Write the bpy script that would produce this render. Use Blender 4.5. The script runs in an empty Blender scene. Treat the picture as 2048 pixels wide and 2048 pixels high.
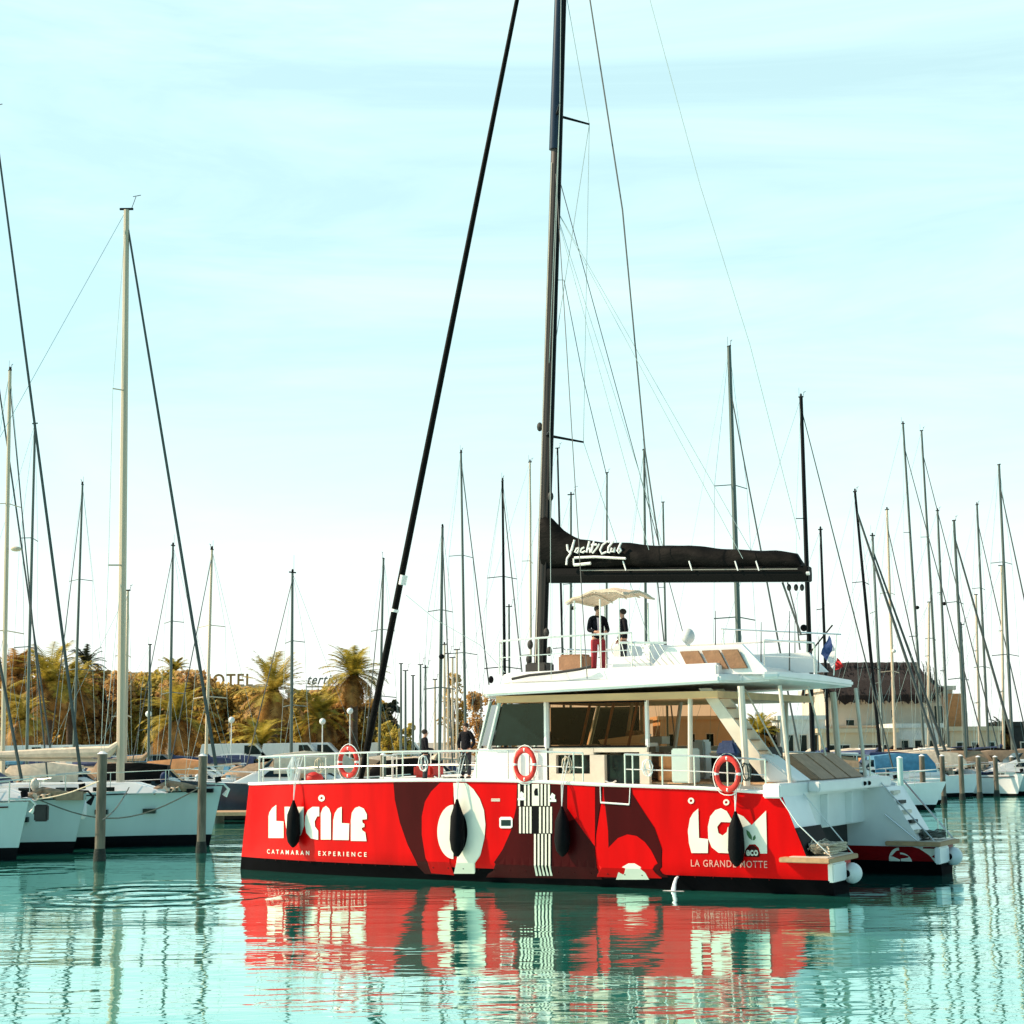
import bpy, bmesh, math, random
from mathutils import Vector, Matrix, noise
from mathutils.geometry import delaunay_2d_cdt
R = math.radians
rnd = random.Random(7)
SC = bpy.context.scene
COL = SC.collection
# ------------------------------------------------------------------ camera
F = 3200.0; PITCH = R(8.16); ROLL = R(0.5); CH = 3.4
fw = Vector((0, math.cos(PITCH), math.sin(PITCH))); rt0 = Vector((1, 0, 0)); up0 = rt0.cross(fw)
cr, sr = math.cos(ROLL), math.sin(ROLL)
rt = rt0*cr - up0*sr; up = rt0*sr + up0*cr
CO = Vector((0, 0, CH))
cam = bpy.data.cameras.new('camera'); camo = bpy.data.objects.new('camera', cam); COL.objects.link(camo)
cam.sensor_width = 36; cam.lens = 36*F/2048; cam.clip_end = 9000; cam.clip_start = .1
camo.matrix_world = Matrix(((rt.x, up.x, -fw.x, 0), (rt.y, up.y, -fw.y, 0), (rt.z, up.z, -fw.z, CH), (0, 0, 0, 1)))
SC.camera = camo
def ray(px, py): return fw + rt*((px-1024)/F) - up*((py-1024)/F)
def onY(px, py, Y):
    d = ray(px, py); return CO + d*(Y/d.y)
def onZ(px, py, z):
    d = ray(px, py); return CO + d*((z-CH)/d.z)
# ------------------------------------------------------------------ world and sun
SUN_EL = R(38); SUNV = Vector((-.99, .05, 0)).normalized()
sun = bpy.data.lights.new('sun', 'SUN'); suno = bpy.data.objects.new('sun', sun); COL.objects.link(suno)
sun.energy = 5.0; sun.angle = R(.5); sun.color = (1, .78, .57)
tosun = Vector((SUNV.x*math.cos(SUN_EL), SUNV.y*math.cos(SUN_EL), math.sin(SUN_EL)))
suno.rotation_euler = tosun.to_track_quat('Z', 'Y').to_euler(); suno.location = (-30, -10, 40)
w = bpy.data.worlds.new('World'); SC.world = w; w.use_nodes = True
nt = w.node_tree; nt.nodes.clear()
def N(t, ty, **k):
    n = t.nodes.new(ty)
    for a, v in k.items(): setattr(n, a, v)
    return n
sky = N(nt, 'ShaderNodeTexSky', sky_type='NISHITA', sun_disc=False, sun_elevation=SUN_EL,
        sun_rotation=math.atan2(SUNV.x, SUNV.y), air_density=1.0, dust_density=1.2, ozone_density=1.5)
tc = N(nt, 'ShaderNodeTexCoord'); mp = N(nt, 'ShaderNodeMapping'); mp.inputs['Scale'].default_value = (1.0, 1.0, 6.5); mp.inputs['Rotation'].default_value = (0, R(7), 0)
nz = N(nt, 'ShaderNodeTexNoise'); nz.inputs['Scale'].default_value = 2.2; nz.inputs['Detail'].default_value = 9; nz.inputs['Roughness'].default_value = .6; nz.inputs['Distortion'].default_value = .9
rp = N(nt, 'ShaderNodeValToRGB'); rp.color_ramp.elements[0].position = .38; rp.color_ramp.elements[1].position = .72
rp.color_ramp.elements[0].color = (.62,.62,.62,1); rp.color_ramp.elements[1].color = (1,1,1,1)
mul = N(nt, 'ShaderNodeMix', data_type='RGBA', blend_type='MULTIPLY'); mul.inputs[0].default_value = 1
mul.inputs[7].default_value = (.95, 1.35, 1.18, 1)
mx = N(nt, 'ShaderNodeMix', data_type='RGBA'); mx.inputs[7].default_value = (5.7, 7.9, 7.75, 1)
bg = N(nt, 'ShaderNodeBackground'); bg.inputs['Strength'].default_value = .115
wo = N(nt, 'ShaderNodeOutputWorld')
L = nt.links.new
L(tc.outputs['Generated'], mp.inputs[0]); L(mp.outputs[0], nz.inputs['Vector']); L(nz.outputs[0], rp.inputs[0])
# the bright veil of thin cloud hangs low in the north; masked off overhead and behind to cut fill light
sxyz = N(nt, 'ShaderNodeSeparateXYZ'); L(tc.outputs['Generated'], sxyz.inputs[0])
m1 = N(nt, 'ShaderNodeMapRange', interpolation_type='SMOOTHSTEP'); m1.inputs[1].default_value = -.35; m1.inputs[2].default_value = .55; L(sxyz.outputs[1], m1.inputs[0])
m2 = N(nt, 'ShaderNodeMapRange', interpolation_type='SMOOTHSTEP'); m2.inputs[1].default_value = .9; m2.inputs[2].default_value = .5; L(sxyz.outputs[2], m2.inputs[0])
m3 = N(nt, 'ShaderNodeMath', operation='MULTIPLY'); L(m1.outputs[0], m3.inputs[0]); L(m2.outputs[0], m3.inputs[1])
m4 = N(nt, 'ShaderNodeMath', operation='MULTIPLY'); L(rp.outputs[0], m4.inputs[0]); L(m3.outputs[0], m4.inputs[1])
L(sky.outputs[0], mul.inputs[6]); L(mul.outputs[2], mx.inputs[6]); L(m4.outputs[0], mx.inputs[0])
m5 = N(nt, 'ShaderNodeMapRange', interpolation_type='SMOOTHSTEP'); m5.inputs[1].default_value = .24; m5.inputs[2].default_value = .0; m5.inputs[4].default_value = .9; L(sxyz.outputs[2], m5.inputs[0])
m6 = N(nt, 'ShaderNodeMath', operation='MULTIPLY'); L(m5.outputs[0], m6.inputs[0]); L(m1.outputs[0], m6.inputs[1])
mh = N(nt, 'ShaderNodeMix', data_type='RGBA'); mh.inputs[7].default_value = (7.9, 8.1, 7.6, 1); L(m6.outputs[0], mh.inputs[0]); L(mx.outputs[2], mh.inputs[6]); L(mh.outputs[2], bg.inputs[0]); L(bg.outputs[0], wo.inputs[0])
SC.view_settings.view_transform = 'Standard'; SC.view_settings.look = 'None'
SC.view_settings.exposure = 0.42; SC.view_settings.gamma = 1
# ------------------------------------------------------------------ materials
def mat(name, col, rough=.5, var=.12, scale=3.0, metal=0, bump=0, bscale=None, spec=.5, stretch=(1,1,1), coat=0):
    m = bpy.data.materials.new(name); m.use_nodes = True; t = m.node_tree; b = t.nodes['Principled BSDF']
    b.inputs['Roughness'].default_value = rough; b.inputs['Metallic'].default_value = metal
    b.inputs['Specular IOR Level'].default_value = spec; b.inputs['Coat Weight'].default_value = coat
    c = N(t, 'ShaderNodeTexCoord'); mpn = N(t, 'ShaderNodeMapping'); mpn.inputs['Scale'].default_value = stretch
    t.links.new(c.outputs['Object'], mpn.inputs[0])
    n = N(t, 'ShaderNodeTexNoise'); n.inputs['Scale'].default_value = scale; n.inputs['Detail'].default_value = 5
    t.links.new(mpn.outputs[0], n.inputs['Vector'])
    r = N(t, 'ShaderNodeValToRGB')
    r.color_ramp.elements[0].position = .3; r.color_ramp.elements[1].position = .7
    r.color_ramp.elements[0].color = [max(0, x*(1-var)) for x in col] + [1]
    r.color_ramp.elements[1].color = [min(1, x*(1+var)) for x in col] + [1]
    t.links.new(n.outputs[0], r.inputs[0]); t.links.new(r.outputs[0], b.inputs['Base Color'])
    if bump:
        n2 = N(t, 'ShaderNodeTexNoise'); n2.inputs['Scale'].default_value = bscale or scale*4; n2.inputs['Detail'].default_value = 4
        t.links.new(mpn.outputs[0], n2.inputs['Vector'])
        bp = N(t, 'ShaderNodeBump'); bp.inputs['Strength'].default_value = bump; bp.inputs['Distance'].default_value = .05
        t.links.new(n2.outputs[0], bp.inputs['Height']); t.links.new(bp.outputs[0], b.inputs['Normal'])
    return m
M = {}
M['red'] = mat('hull_red', (.62, .0015, .002), .34, .13, 2.2, bump=.06, bscale=1.5, spec=.07, stretch=(1,1,.22))
M['maroon'] = mat('maroon_paint', (.05, .0018, .0025), .34, .2, 2.2, spec=.08, stretch=(1,1,.22))
M['cream'] = mat('cream_paint', (.80, .76, .64), .35, .05, 2)
M['pink'] = mat('red_paint_text', (.72, .35, .28), .4, .1)
M['black'] = mat('black_antifouling', (.002, .002, .003), .8, .3, 3, spec=.04)
M['blackp'] = mat('black_paint', (.003, .003, .004), .6, .2, spec=.08)
M['gel'] = mat('white_gelcoat', (.80, .79, .76), .3, .05, 1.5)
M['gel2'] = mat('weathered_gelcoat', (.66, .66, .62), .45, .12, 2.5)
M['trim'] = mat('cream_trim', (.66, .58, .47), .5, .1)
M['hullteal'] = mat('pale_hull', (.50, .61, .56), .3, .08, .8, stretch=(1,1,.3))  # on the white boats this teal is shade mixed into the base colour
M['navy'] = mat('navy_hull', (.012, .018, .035), .25, .15)
M['navycl'] = mat('navy_canvas', (.015, .03, .09), .8, .25, 4, bump=.3)
M['bluecl'] = mat('blue_canvas', (.07, .22, .34), .8, .2, 4, bump=.3)
M['tealcl'] = mat('teal_canvas', (.06, .30, .33), .8, .2, 4, bump=.3)
M['tan'] = mat('tan_canvas', (.33, .22, .135), .85, .18, 6, bump=.3)
M['beige'] = mat('beige_canvas', (.66, .54, .40), .85, .15, 5, bump=.3)
M['cush'] = mat('brown_cushion', (.30, .155, .08), .8, .15, 5, bump=.25)
M['blkcl'] = mat('black_canvas', (.003, .0028, .0024), .65, .35, 2.5, bump=.5, bscale=3, stretch=(1,1,2.5), spec=.09)
M['boom'] = mat('black_boom', (.003, .003, .003), .5, .2, spec=.08)
M['mast'] = mat('carbon_mast', (.035, .02, .014), .45, .25, 2, stretch=(1,1,.2))
M['mastdk'] = mat('black_mast', (.005, .005, .006), .5, .25, spec=.12)
M['alu'] = mat('aluminium_mast', (.42, .39, .33), .4, .12, 2, metal=.3, stretch=(1,1,.1))
M['alug'] = mat('grey_mast', (.10, .12, .105), .5, .15, 2, metal=.3, stretch=(1,1,.1))
M['alutan'] = mat('golden_mast', (.60, .47, .33), .4, .1, 2, metal=.1, stretch=(1,1,.1))
M['stay'] = mat('dark_stay', (.05, .06, .055), .6, .2)
M['stayg'] = mat('grey_wire', (.28, .38, .36), .5, .1)
M['steel'] = mat('stainless', (.78, .74, .68), .25, .05, 5, metal=.6)
M['sunbed'] = mat('sunbed_vinyl', (.44, .27, .17), .75, .15, 5, bump=.3)
M['warmglow'] = mat('headliner_glow', (.62, .36, .16), .55, .15, 3, stretch=(.3,1,1))  # orange glow bounced off the teak, put into the headliner's base colour
M['glass'] = mat('dark_glass', (.006, .014, .014), .08, .2, spec=.35)
M['rope'] = mat('rope', (.55, .45, .33), .9, .3, 20)
M['dkrope'] = mat('dark_rope', (.10, .11, .09), .9, .3, 20)
M['fender'] = mat('fender_cover', (.003, .003, .004), .7, .3, 6, bump=.2, spec=.1)
M['buoy'] = mat('lifebuoy_red', (.66, .022, .012), .55, .15, 4)
M['whitef'] = mat('white_plastic', (.80, .80, .76), .45, .06)
M['teak'] = mat('teak', (.45, .27, .14), .7, .2, 8, stretch=(1, 8, 1))
M['woodp'] = mat('pile_wood', (.15, .125, .09), .9, .5, 5, bump=.8, stretch=(1,1,.15))
M['weed'] = mat('pile_weed', (.02, .025, .02), .9, .4, 6, bump=.8)
M['concrete'] = mat('quay_concrete', (.42, .38, .31), .85, .2, .6, bump=.3)
M['asphalt'] = mat('quay_ground', (.30, .26, .20), .9, .2, .2)
M['wall'] = mat('beige_wall', (.60, .53, .42), .85, .12, .5)
M['wallc'] = mat('cream_wall', (.62, .48, .32), .85, .08, .5)
M['thatch'] = mat('thatch', (.022, .012, .009), .95, .55, 3, bump=1, stretch=(4,4,.6))
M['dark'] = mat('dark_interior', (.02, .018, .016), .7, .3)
M['skin'] = mat('skin', (.50, .26, .17), .6, .06)
M['jacket'] = mat('dark_jacket', (.006, .006, .009), .8, .3, 6, bump=.3, spec=.15)
M['shirt'] = mat('pink_shirt', (.65, .50, .55), .8, .1)
M['redtr'] = mat('red_trousers', (.33, .02, .03), .8, .2, 6, bump=.3)
M['navytr'] = mat('navy_trousers', (.01, .012, .02), .8, .2, 6)
M['hair'] = mat('dark_hair', (.02, .012, .008), .8, .3, 20)
M['shoe'] = mat('shoes', (.03, .025, .02), .7, .2)
M['fblue'] = mat('flag_blue', (.03, .07, .22), .8, .1); M['fwhite'] = mat('flag_white', (.8, .8, .78), .8, .05); M['fred'] = mat('flag_red', (.65, .02, .02), .8, .1)
M['green'] = mat('leaf_green', (.06, .16, .05), .5, .1)
M['jet'] = mat('water_jet', (.85, .88, .88), .3, .05)
M['net'] = mat('trampoline_net', (.5, .48, .44), .8, .1)
M['carw'] = mat('car_white', (.75, .74, .70), .25, .05, coat=.5); M['carb'] = mat('car_blue', (.10, .22, .38), .25, .1, coat=.5)
M['cargr'] = mat('car_grey', (.22, .22, .22), .25, .1, coat=.5); M['tyre'] = mat('tyre', (.02, .02, .02), .8, .2)
M['orange'] = mat('orange_cover', (.55, .24, .09), .8, .15, 4, bump=.2)
M['pl_lo'] = mat('pale_building_letters', (.20, .20, .17), .7, .1); M['hotel'] = mat('hotel_letters', (.34, .20, .06), .6, .2)
def leafmat(name, c1, c2, c3):
    m = bpy.data.materials.new(name); m.use_nodes = True; t = m.node_tree; b = t.nodes['Principled BSDF']
    b.inputs['Roughness'].default_value = .65; b.inputs['Specular IOR Level'].default_value = .3
    c = N(t, 'ShaderNodeTexCoord'); n = N(t, 'ShaderNodeTexNoise'); n.inputs['Scale'].default_value = 1.4; n.inputs['Detail'].default_value = 6
    t.links.new(c.outputs['Object'], n.inputs['Vector'])
    r = N(t, 'ShaderNodeValToRGB'); e = r.color_ramp.elements
    e[0].position = .35; e[0].color = (*c1, 1); e[1].position = .68; e[1].color = (*c3, 1); k = e.new(.5); k.color = (*c2, 1)
    t.links.new(n.outputs[0], r.inputs[0]); t.links.new(r.outputs[0], b.inputs['Base Color'])
    tr = N(t, 'ShaderNodeBsdfTranslucent'); t.links.new(r.outputs[0], tr.inputs[0])
    mxs = N(t, 'ShaderNodeMixShader'); mxs.inputs[0].default_value = .38
    t.links.new(b.outputs[0], mxs.inputs[1]); t.links.new(tr.outputs[0], mxs.inputs[2])
    t.links.new(mxs.outputs[0], t.nodes['Material Output'].inputs[0]); return m
M['palm'] = leafmat('palm_leaf', (0.105, 0.098, 0.022), (.40, .31, .04), (.72, .55, .10))
M['palmdry'] = leafmat('palm_dry_leaf', (.16, .09, .03), (.46, .25, .07), (.68, .40, .13))
M['bush'] = leafmat('olive_leaf', (0.135, 0.090, 0.030), (.50, .32, .07), (.78, .54, .15))
M['brown'] = leafmat('brown_leaf', (0.180, 0.090, 0.045), (.54, .31, .10), (.80, .54, .22))
M['yellow'] = leafmat('yellow_leaf', (.20, .15, .02), (.48, .36, .06), (.60, .46, .12))
M['conifer'] = leafmat('dark_conifer', (.015, .02, .01), (.03, .035, .015), (.06, .06, .03))
M['trunk'] = mat('trunk', (.12, .08, .05), .9, .35, 6, bump=.8)
def glassmat():
    m = bpy.data.materials.new('tinted_glass'); m.use_nodes = True; t = m.node_tree
    tr = N(t, 'ShaderNodeBsdfTransparent'); tr.inputs[0].default_value = (.78, .60, .44, 1)
    gl = N(t, 'ShaderNodeBsdfGlossy'); gl.inputs['Roughness'].default_value = .04; gl.inputs[0].default_value = (.75, .65, .55, 1)
    fr = N(t, 'ShaderNodeFresnel'); fr.inputs[0].default_value = 1.25
    mxs = N(t, 'ShaderNodeMixShader'); t.links.new(fr.outputs[0], mxs.inputs[0]); t.links.new(tr.outputs[0], mxs.inputs[1]); t.links.new(gl.outputs[0], mxs.inputs[2])
    t.links.new(mxs.outputs[0], t.nodes['Material Output'].inputs[0]); return m
M['tint'] = glassmat()
def watermat():
    m = bpy.data.materials.new('harbour_water'); m.use_nodes = True; t = m.node_tree; t.nodes.clear(); l = t.links.new
    c = N(t, 'ShaderNodeTexCoord'); out = N(t, 'ShaderNodeOutputMaterial')
    def layer(scale, st, dist, strg, prev=None, rot=0, detail=3):
        mpn = N(t, 'ShaderNodeMapping'); mpn.inputs['Scale'].default_value = st; mpn.inputs['Rotation'].default_value = (0, 0, rot); l(c.outputs['Object'], mpn.inputs[0])
        n = N(t, 'ShaderNodeTexNoise'); n.inputs['Scale'].default_value = scale; n.inputs['Detail'].default_value = detail; n.inputs['Distortion'].default_value = .4
        l(mpn.outputs[0], n.inputs['Vector'])
        b = N(t, 'ShaderNodeBump'); b.inputs['Strength'].default_value = strg; b.inputs['Distance'].default_value = dist; l(n.outputs[0], b.inputs['Height'])
        if prev: l(prev.outputs[0], b.inputs['Normal'])
        return b, n
    b1, _ = layer(.55, (.35, 1, 1), .06, .5, None, R(6), 3)
    b2, _ = layer(3.2, (.40, 1, 1), .014, .5, b1, R(-10), 2)
    # long swell bands left by the wake: visible as bright streaks
    wv = N(t, 'ShaderNodeTexWave', wave_type='BANDS', bands_direction='Y'); wv.inputs['Scale'].default_value = .07; wv.inputs['Distortion'].default_value = 9; wv.inputs['Detail'].default_value = 2; wv.inputs['Detail Scale'].default_value = .5
    l(c.outputs['Object'], wv.inputs['Vector'])
    b3 = N(t, 'ShaderNodeBump'); b3.inputs['Strength'].default_value = .35; b3.inputs['Distance'].default_value = .035; l(wv.outputs[1], b3.inputs['Height']); l(b2.outputs[0], b3.inputs['Normal'])
    # ring ripples around the left piles
    last = b3
    for (x, y, r0, am) in RINGS:
        mpn = N(t, 'ShaderNodeMapping'); mpn.inputs['Location'].default_value = (-x, -y, 0); l(c.outputs['Object'], mpn.inputs[0])
        ln = N(t, 'ShaderNodeVectorMath', operation='LENGTH'); l(mpn.outputs[0], ln.inputs[0])
        nq = N(t, 'ShaderNodeTexNoise'); nq.inputs['Scale'].default_value = .8; l(c.outputs['Object'], nq.inputs['Vector'])
        na = N(t, 'ShaderNodeMath', operation='MULTIPLY_ADD'); na.inputs[1].default_value = 1.3; l(nq.outputs[0], na.inputs[0]); l(ln.outputs['Value'], na.inputs[2])
        s = N(t, 'ShaderNodeMath', operation='MULTIPLY'); s.inputs[1].default_value = 5.5; l(na.outputs[0], s.inputs[0])
        sn = N(t, 'ShaderNodeMath', operation='SINE'); l(s.outputs[0], sn.inputs[0])
        fa = N(t, 'ShaderNodeMapRange'); fa.inputs[1].default_value = r0; fa.inputs[2].default_value = r0*.4; fa.inputs[3].default_value = 0; fa.inputs[4].default_value = 1; l(ln.outputs['Value'], fa.inputs[0])
        pr = N(t, 'ShaderNodeMath', operation='MULTIPLY'); l(sn.outputs[0], pr.inputs[0]); l(fa.outputs[0], pr.inputs[1])
        bb = N(t, 'ShaderNodeBump'); bb.inputs['Strength'].default_value = 1; bb.inputs['Distance'].default_value = am; l(pr.outputs[0], bb.inputs['Height']); l(last.outputs[0], bb.inputs['Normal']); last = bb
    df = N(t, 'ShaderNodeBsdfDiffuse'); df.inputs[0].default_value = (.035, .34, .26, 1)
    gl = N(t, 'ShaderNodeBsdfGlossy'); gl.inputs[0].default_value = (.80, 1, .95, 1); gl.inputs['Roughness'].default_value = .02
    fr = N(t, 'ShaderNodeFresnel'); fr.inputs[0].default_value = 1.34
    for n in (gl, fr, df): l(last.outputs[0], n.inputs['Normal'])
    fm = N(t, 'ShaderNodeMapRange'); fm.inputs[1].default_value = 0; fm.inputs[2].default_value = .6; fm.inputs[3].default_value = .48; fm.inputs[4].default_value = .93; l(fr.outputs[0], fm.inputs[0])
    mxs = N(t, 'ShaderNodeMixShader'); l(fm.outputs[0], mxs.inputs[0]); l(df.outputs[0], mxs.inputs[1]); l(gl.outputs[0], mxs.inputs[2]); l(mxs.outputs[0], out.inputs[0])
    return m
# ------------------------------------------------------------------ mesh helpers
class MB:
    def __init__(s): s.v = []; s.f = []; s.m = []; s.mi = 0
    def add(s, vs, fs):
        o = len(s.v); s.v += [tuple(x) for x in vs]; s.f += [tuple(i+o for i in f) for f in fs]; s.m += [s.mi]*len(fs); return s
    def box(s, x0, x1, y0, y1, z0, z1, tx=0, ty=0):
        vs = [(x0, y0, z0), (x1, y0, z0), (x1, y1, z0), (x0, y1, z0), (x0+tx, y0+ty, z1), (x1-tx, y0+ty, z1), (x1-tx, y1-ty, z1), (x0+tx, y1-ty, z1)]
        return s.add(vs, [(0, 3, 2, 1), (4, 5, 6, 7), (0, 1, 5, 4), (1, 2, 6, 5), (2, 3, 7, 6), (3, 0, 4, 7)])
    def hexa(s, b, t):  # bottom 4 pts, top 4 pts
        return s.add(list(b)+list(t), [(0, 3, 2, 1), (4, 5, 6, 7), (0, 1, 5, 4), (1, 2, 6, 5), (2, 3, 7, 6), (3, 0, 4, 7)])
    def tube(s, pts, r, n=8, cap=True):
        pts = [Vector(p) for p in pts]; rs = r if isinstance(r, (list, tuple)) else [r]*len(pts); vs = []; fs = []
        d0 = (pts[1]-pts[0]).normalized(); u = d0.orthogonal().normalized()
        for i, p in enumerate(pts):
            d = (pts[min(i+1, len(pts)-1)]-pts[max(i-1, 0)]).normalized(); u = (u-d*u.dot(d)); u = u.normalized() if u.length > 1e-6 else d.orthogonal().normalized(); v = d.cross(u)
            for k in range(n):
                a = 2*math.pi*k/n; vs.append(p+(u*math.cos(a)+v*math.sin(a))*rs[i])
        for i in range(len(pts)-1):
            for k in range(n): fs.append((i*n+k, i*n+(k+1) % n, (i+1)*n+(k+1) % n, (i+1)*n+k))
        if cap: fs += [tuple(range(n))[::-1], tuple((len(pts)-1)*n+k for k in range(n))]
        return s.add(vs, fs)
    def prism(s, outline, d, off=(0, 0, 0)):  # outline of 3D points, thick vector d
        n = len(outline); o = [Vector(p)+Vector(off) for p in outline]; d = Vector(d)
        return s.add(o+[p+d for p in o], [tuple(range(n))[::-1], tuple(range(n, 2*n))]+[(i, (i+1) % n, n+(i+1) % n, n+i) for i in range(n)])
    def grid(s, rows, closed=False, capends=False):
        nr = len(rows); nc = len(rows[0]); vs = [p for r in rows for p in r]; fs = []
        for i in range(nr-1):
            for j in range(nc if closed else nc-1): fs.append((i*nc+j, i*nc+(j+1) % nc, (i+1)*nc+(j+1) % nc, (i+1)*nc+j))
        if capends: fs += [tuple(range(nc))[::-1], tuple((nr-1)*nc+k for k in range(nc))]
        return s.add(vs, fs)
    def sphere(s, c, rx, ry=None, rz=None, nu=12, nv=8):
        ry = ry or rx; rz = rz or rx; rows = []
        for i in range(nv+1):
            a = math.pi*i/nv; rows.append([(c[0]+rx*math.sin(a)*math.cos(2*math.pi*k/nu), c[1]+ry*math.sin(a)*math.sin(2*math.pi*k/nu), c[2]+rz*math.cos(a)) for k in range(nu)])
        return s.grid(rows, closed=True)
    def torus(s, c, rad, r, axis='y', nu=28, nv=8, sz=1):
        rows = []
        for i in range(nu):
            a = 2*math.pi*i/nu; row = []
            for k in range(nv):
                b = 2*math.pi*k/nv; q = rad+r*math.cos(b); p = (q*math.cos(a), r*math.sin(b), q*math.sin(a)*sz) if axis == 'y' else (q*math.cos(a), q*math.sin(a), r*math.sin(b))
                row.append((c[0]+p[0], c[1]+p[1], c[2]+p[2]))
            rows.append(row)
        rows.append(rows[0]); return s.grid(rows, closed=True)
    def build(s, name, mats, parent=None, smooth=False, bevel=0):
        me = bpy.data.meshes.new(name); me.from_pydata(s.v, [], s.f)
        mats = mats if isinstance(mats, (list, tuple)) else [mats]
        for m in mats: me.materials.append(M[m] if isinstance(m, str) else m)
        for p, k in zip(me.polygons, s.m): p.material_index = k; p.use_smooth = smooth
        bm = bmesh.new(); bm.from_mesh(me); bmesh.ops.remove_doubles(bm, verts=bm.verts, dist=1e-5); bmesh.ops.recalc_face_normals(bm, faces=bm.faces)
        if bevel: bmesh.ops.bevel(bm, geom=bm.edges[:], offset=bevel, segments=2, affect='EDGES', clamp_overlap=True)
        bm.to_mesh(me); bm.free()
        if smooth: me.set_sharp_from_angle(angle=R(42))
        o = bpy.data.objects.new(name, me); COL.objects.link(o); o.parent = parent
        return o
def tag(o, label=None, cat=None, group=None, kind=None):
    if label: o['label'] = label
    if cat: o['category'] = cat
    if group: o['group'] = group
    if kind: o['kind'] = kind
    return o
def empty(name, loc=(0, 0, 0), rz=0, label=None, cat=None, group=None, parent=None):
    o = bpy.data.objects.new(name, None); COL.objects.link(o); o.location = loc; o.rotation_euler = (0, 0, rz); o.empty_display_size = .3; o.parent = parent
    return tag(o, label, cat, group)
def textmesh(txt, size=1, extrude=0, spacing=1, bold=0):
    cu = bpy.data.curves.new('txt', 'FONT'); cu.body = txt; cu.size = size; cu.extrude = extrude; cu.space_character = spacing; cu.offset = bold; cu.resolution_u = 3
    o = bpy.data.objects.new('txt', cu); COL.objects.link(o)
    dg = bpy.context.evaluated_depsgraph_get(); me = bpy.data.meshes.new_from_object(o.evaluated_get(dg)); bpy.data.objects.remove(o)
    return me
def skinmesh(name, pts, edges, radii, m, parent, sub=2, root=0):
    me = bpy.data.meshes.new('sk'); me.from_pydata(pts, edges, []); o = bpy.data.objects.new('sk', me); COL.objects.link(o)
    md = o.modifiers.new('s', 'SKIN'); me.update()
    if not me.skin_vertices: 
        bm = bmesh.new(); bm.from_mesh(me); bm.verts.layers.skin.verify(); bm.to_mesh(me); bm.free()
    for i, r in enumerate(radii):
        sv = me.skin_vertices[0].data[i]; sv.radius = r if isinstance(r, tuple) else (r, r); sv.use_root = (i == root)
    md.use_smooth_shade = True
    s = o.modifiers.new('u', 'SUBSURF'); s.levels = sub; s.render_levels = sub
    dg = bpy.context.evaluated_depsgraph_get(); out = bpy.data.meshes.new_from_object(o.evaluated_get(dg)); bpy.data.objects.remove(o)
    out.name = name; out.materials.clear(); out.materials.append(M[m])
    for p in out.polygons: p.use_smooth = True; p.material_index = 0
    ob = bpy.data.objects.new(name, out); COL.objects.link(ob); ob.parent = parent; return ob

# ------------------------------------------------------------------ setting: water, quay ground
LP1 = onZ(197, 1722, 0); LP2 = onZ(400, 1706, 0)
rc = onZ(300, 1790, 0)
RINGS = [(rc.x, rc.y, 4.5, .012), (LP1.x-1.3, LP1.y-3.5, 2.6, .009)]
M['water'] = watermat()
QY = 128.0
tag(MB().add([(-2500, -60, 0), (2500, -60, 0), (2500, QY+3, 0), (-2500, QY+3, 0)], [(0, 1, 2, 3)]).build('water', 'water'), kind='structure')
g = MB(); g.box(-2500, 2500, QY, 6000, -1.5, 1.15); tag(g.build('ground', 'asphalt'), kind='structure')
g = MB(); g.box(-400, 400, QY-.6, QY-.01, -1.5, 1.2); tag(g.build('quay', 'concrete'), kind='structure')
# floating pontoons
def pontoon(x0, y0, x1, y1, wd, label):
    a = Vector((x0, y0, 0)); b_ = Vector((x1, y1, 0)); d = (b_-a); ln = d.length; rz = math.atan2(d.y, d.x)
    r = empty('pontoon', a, rz, label, 'pontoon')
    MB().box(0, ln, -wd/2, wd/2, .35, .5).build('deck', 'teak', r)
    for i in range(int(ln/6)+1): MB().box(i*6, i*6+2.2, -wd/2+.1, wd/2-.1, -.3, .345).build('float', 'concrete', r)
# ------------------------------------------------------------------ catamaran
B0 = Vector((-7.3707, 43.632, 0)); YAW = R(-30.2616)
A = Vector((math.cos(YAW), math.sin(YAW), 0)); T = Vector((-A.y, A.x, 0))
def W(s, t, z): return B0 + A*s + T*t + Vector((0, 0, z))
def loc(px, py, t):
    d = ray(px, py); k = (B0+T*t-CO).dot(T)/d.dot(T); q = CO+d*k-B0; return q.dot(A), q.z
cat = empty('catamaran', B0, YAW, 'large red sailing catamaran with white superstructure and black furled mainsail, nearest boat in the harbour', 'catamaran')
def sm(x): x = max(0, min(1, x)); return x*x*(3-2*x)
def hb(s): return max(.045, .92*(1-(1-min(1, (s+.75)/6.2))**2.3))-.24*(max(0, s-7)/9.5)**2
def sheer(s): return 2.28+.15*math.sin(max(0, min(1, (s+.3)/11))*math.pi*.75)-.12*sm((s-8)/7)-.10*sm((s-13)/3)
def frac(z, zs=2.3):
    if z >= .46: return .965+.035*(z-.46)/(zs-.46)
    return .965-.26*((.46-z)/.46)**1.0 if z > 0 else .705
def tside(s, z): return .92-hb(s)*frac(z)
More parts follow.
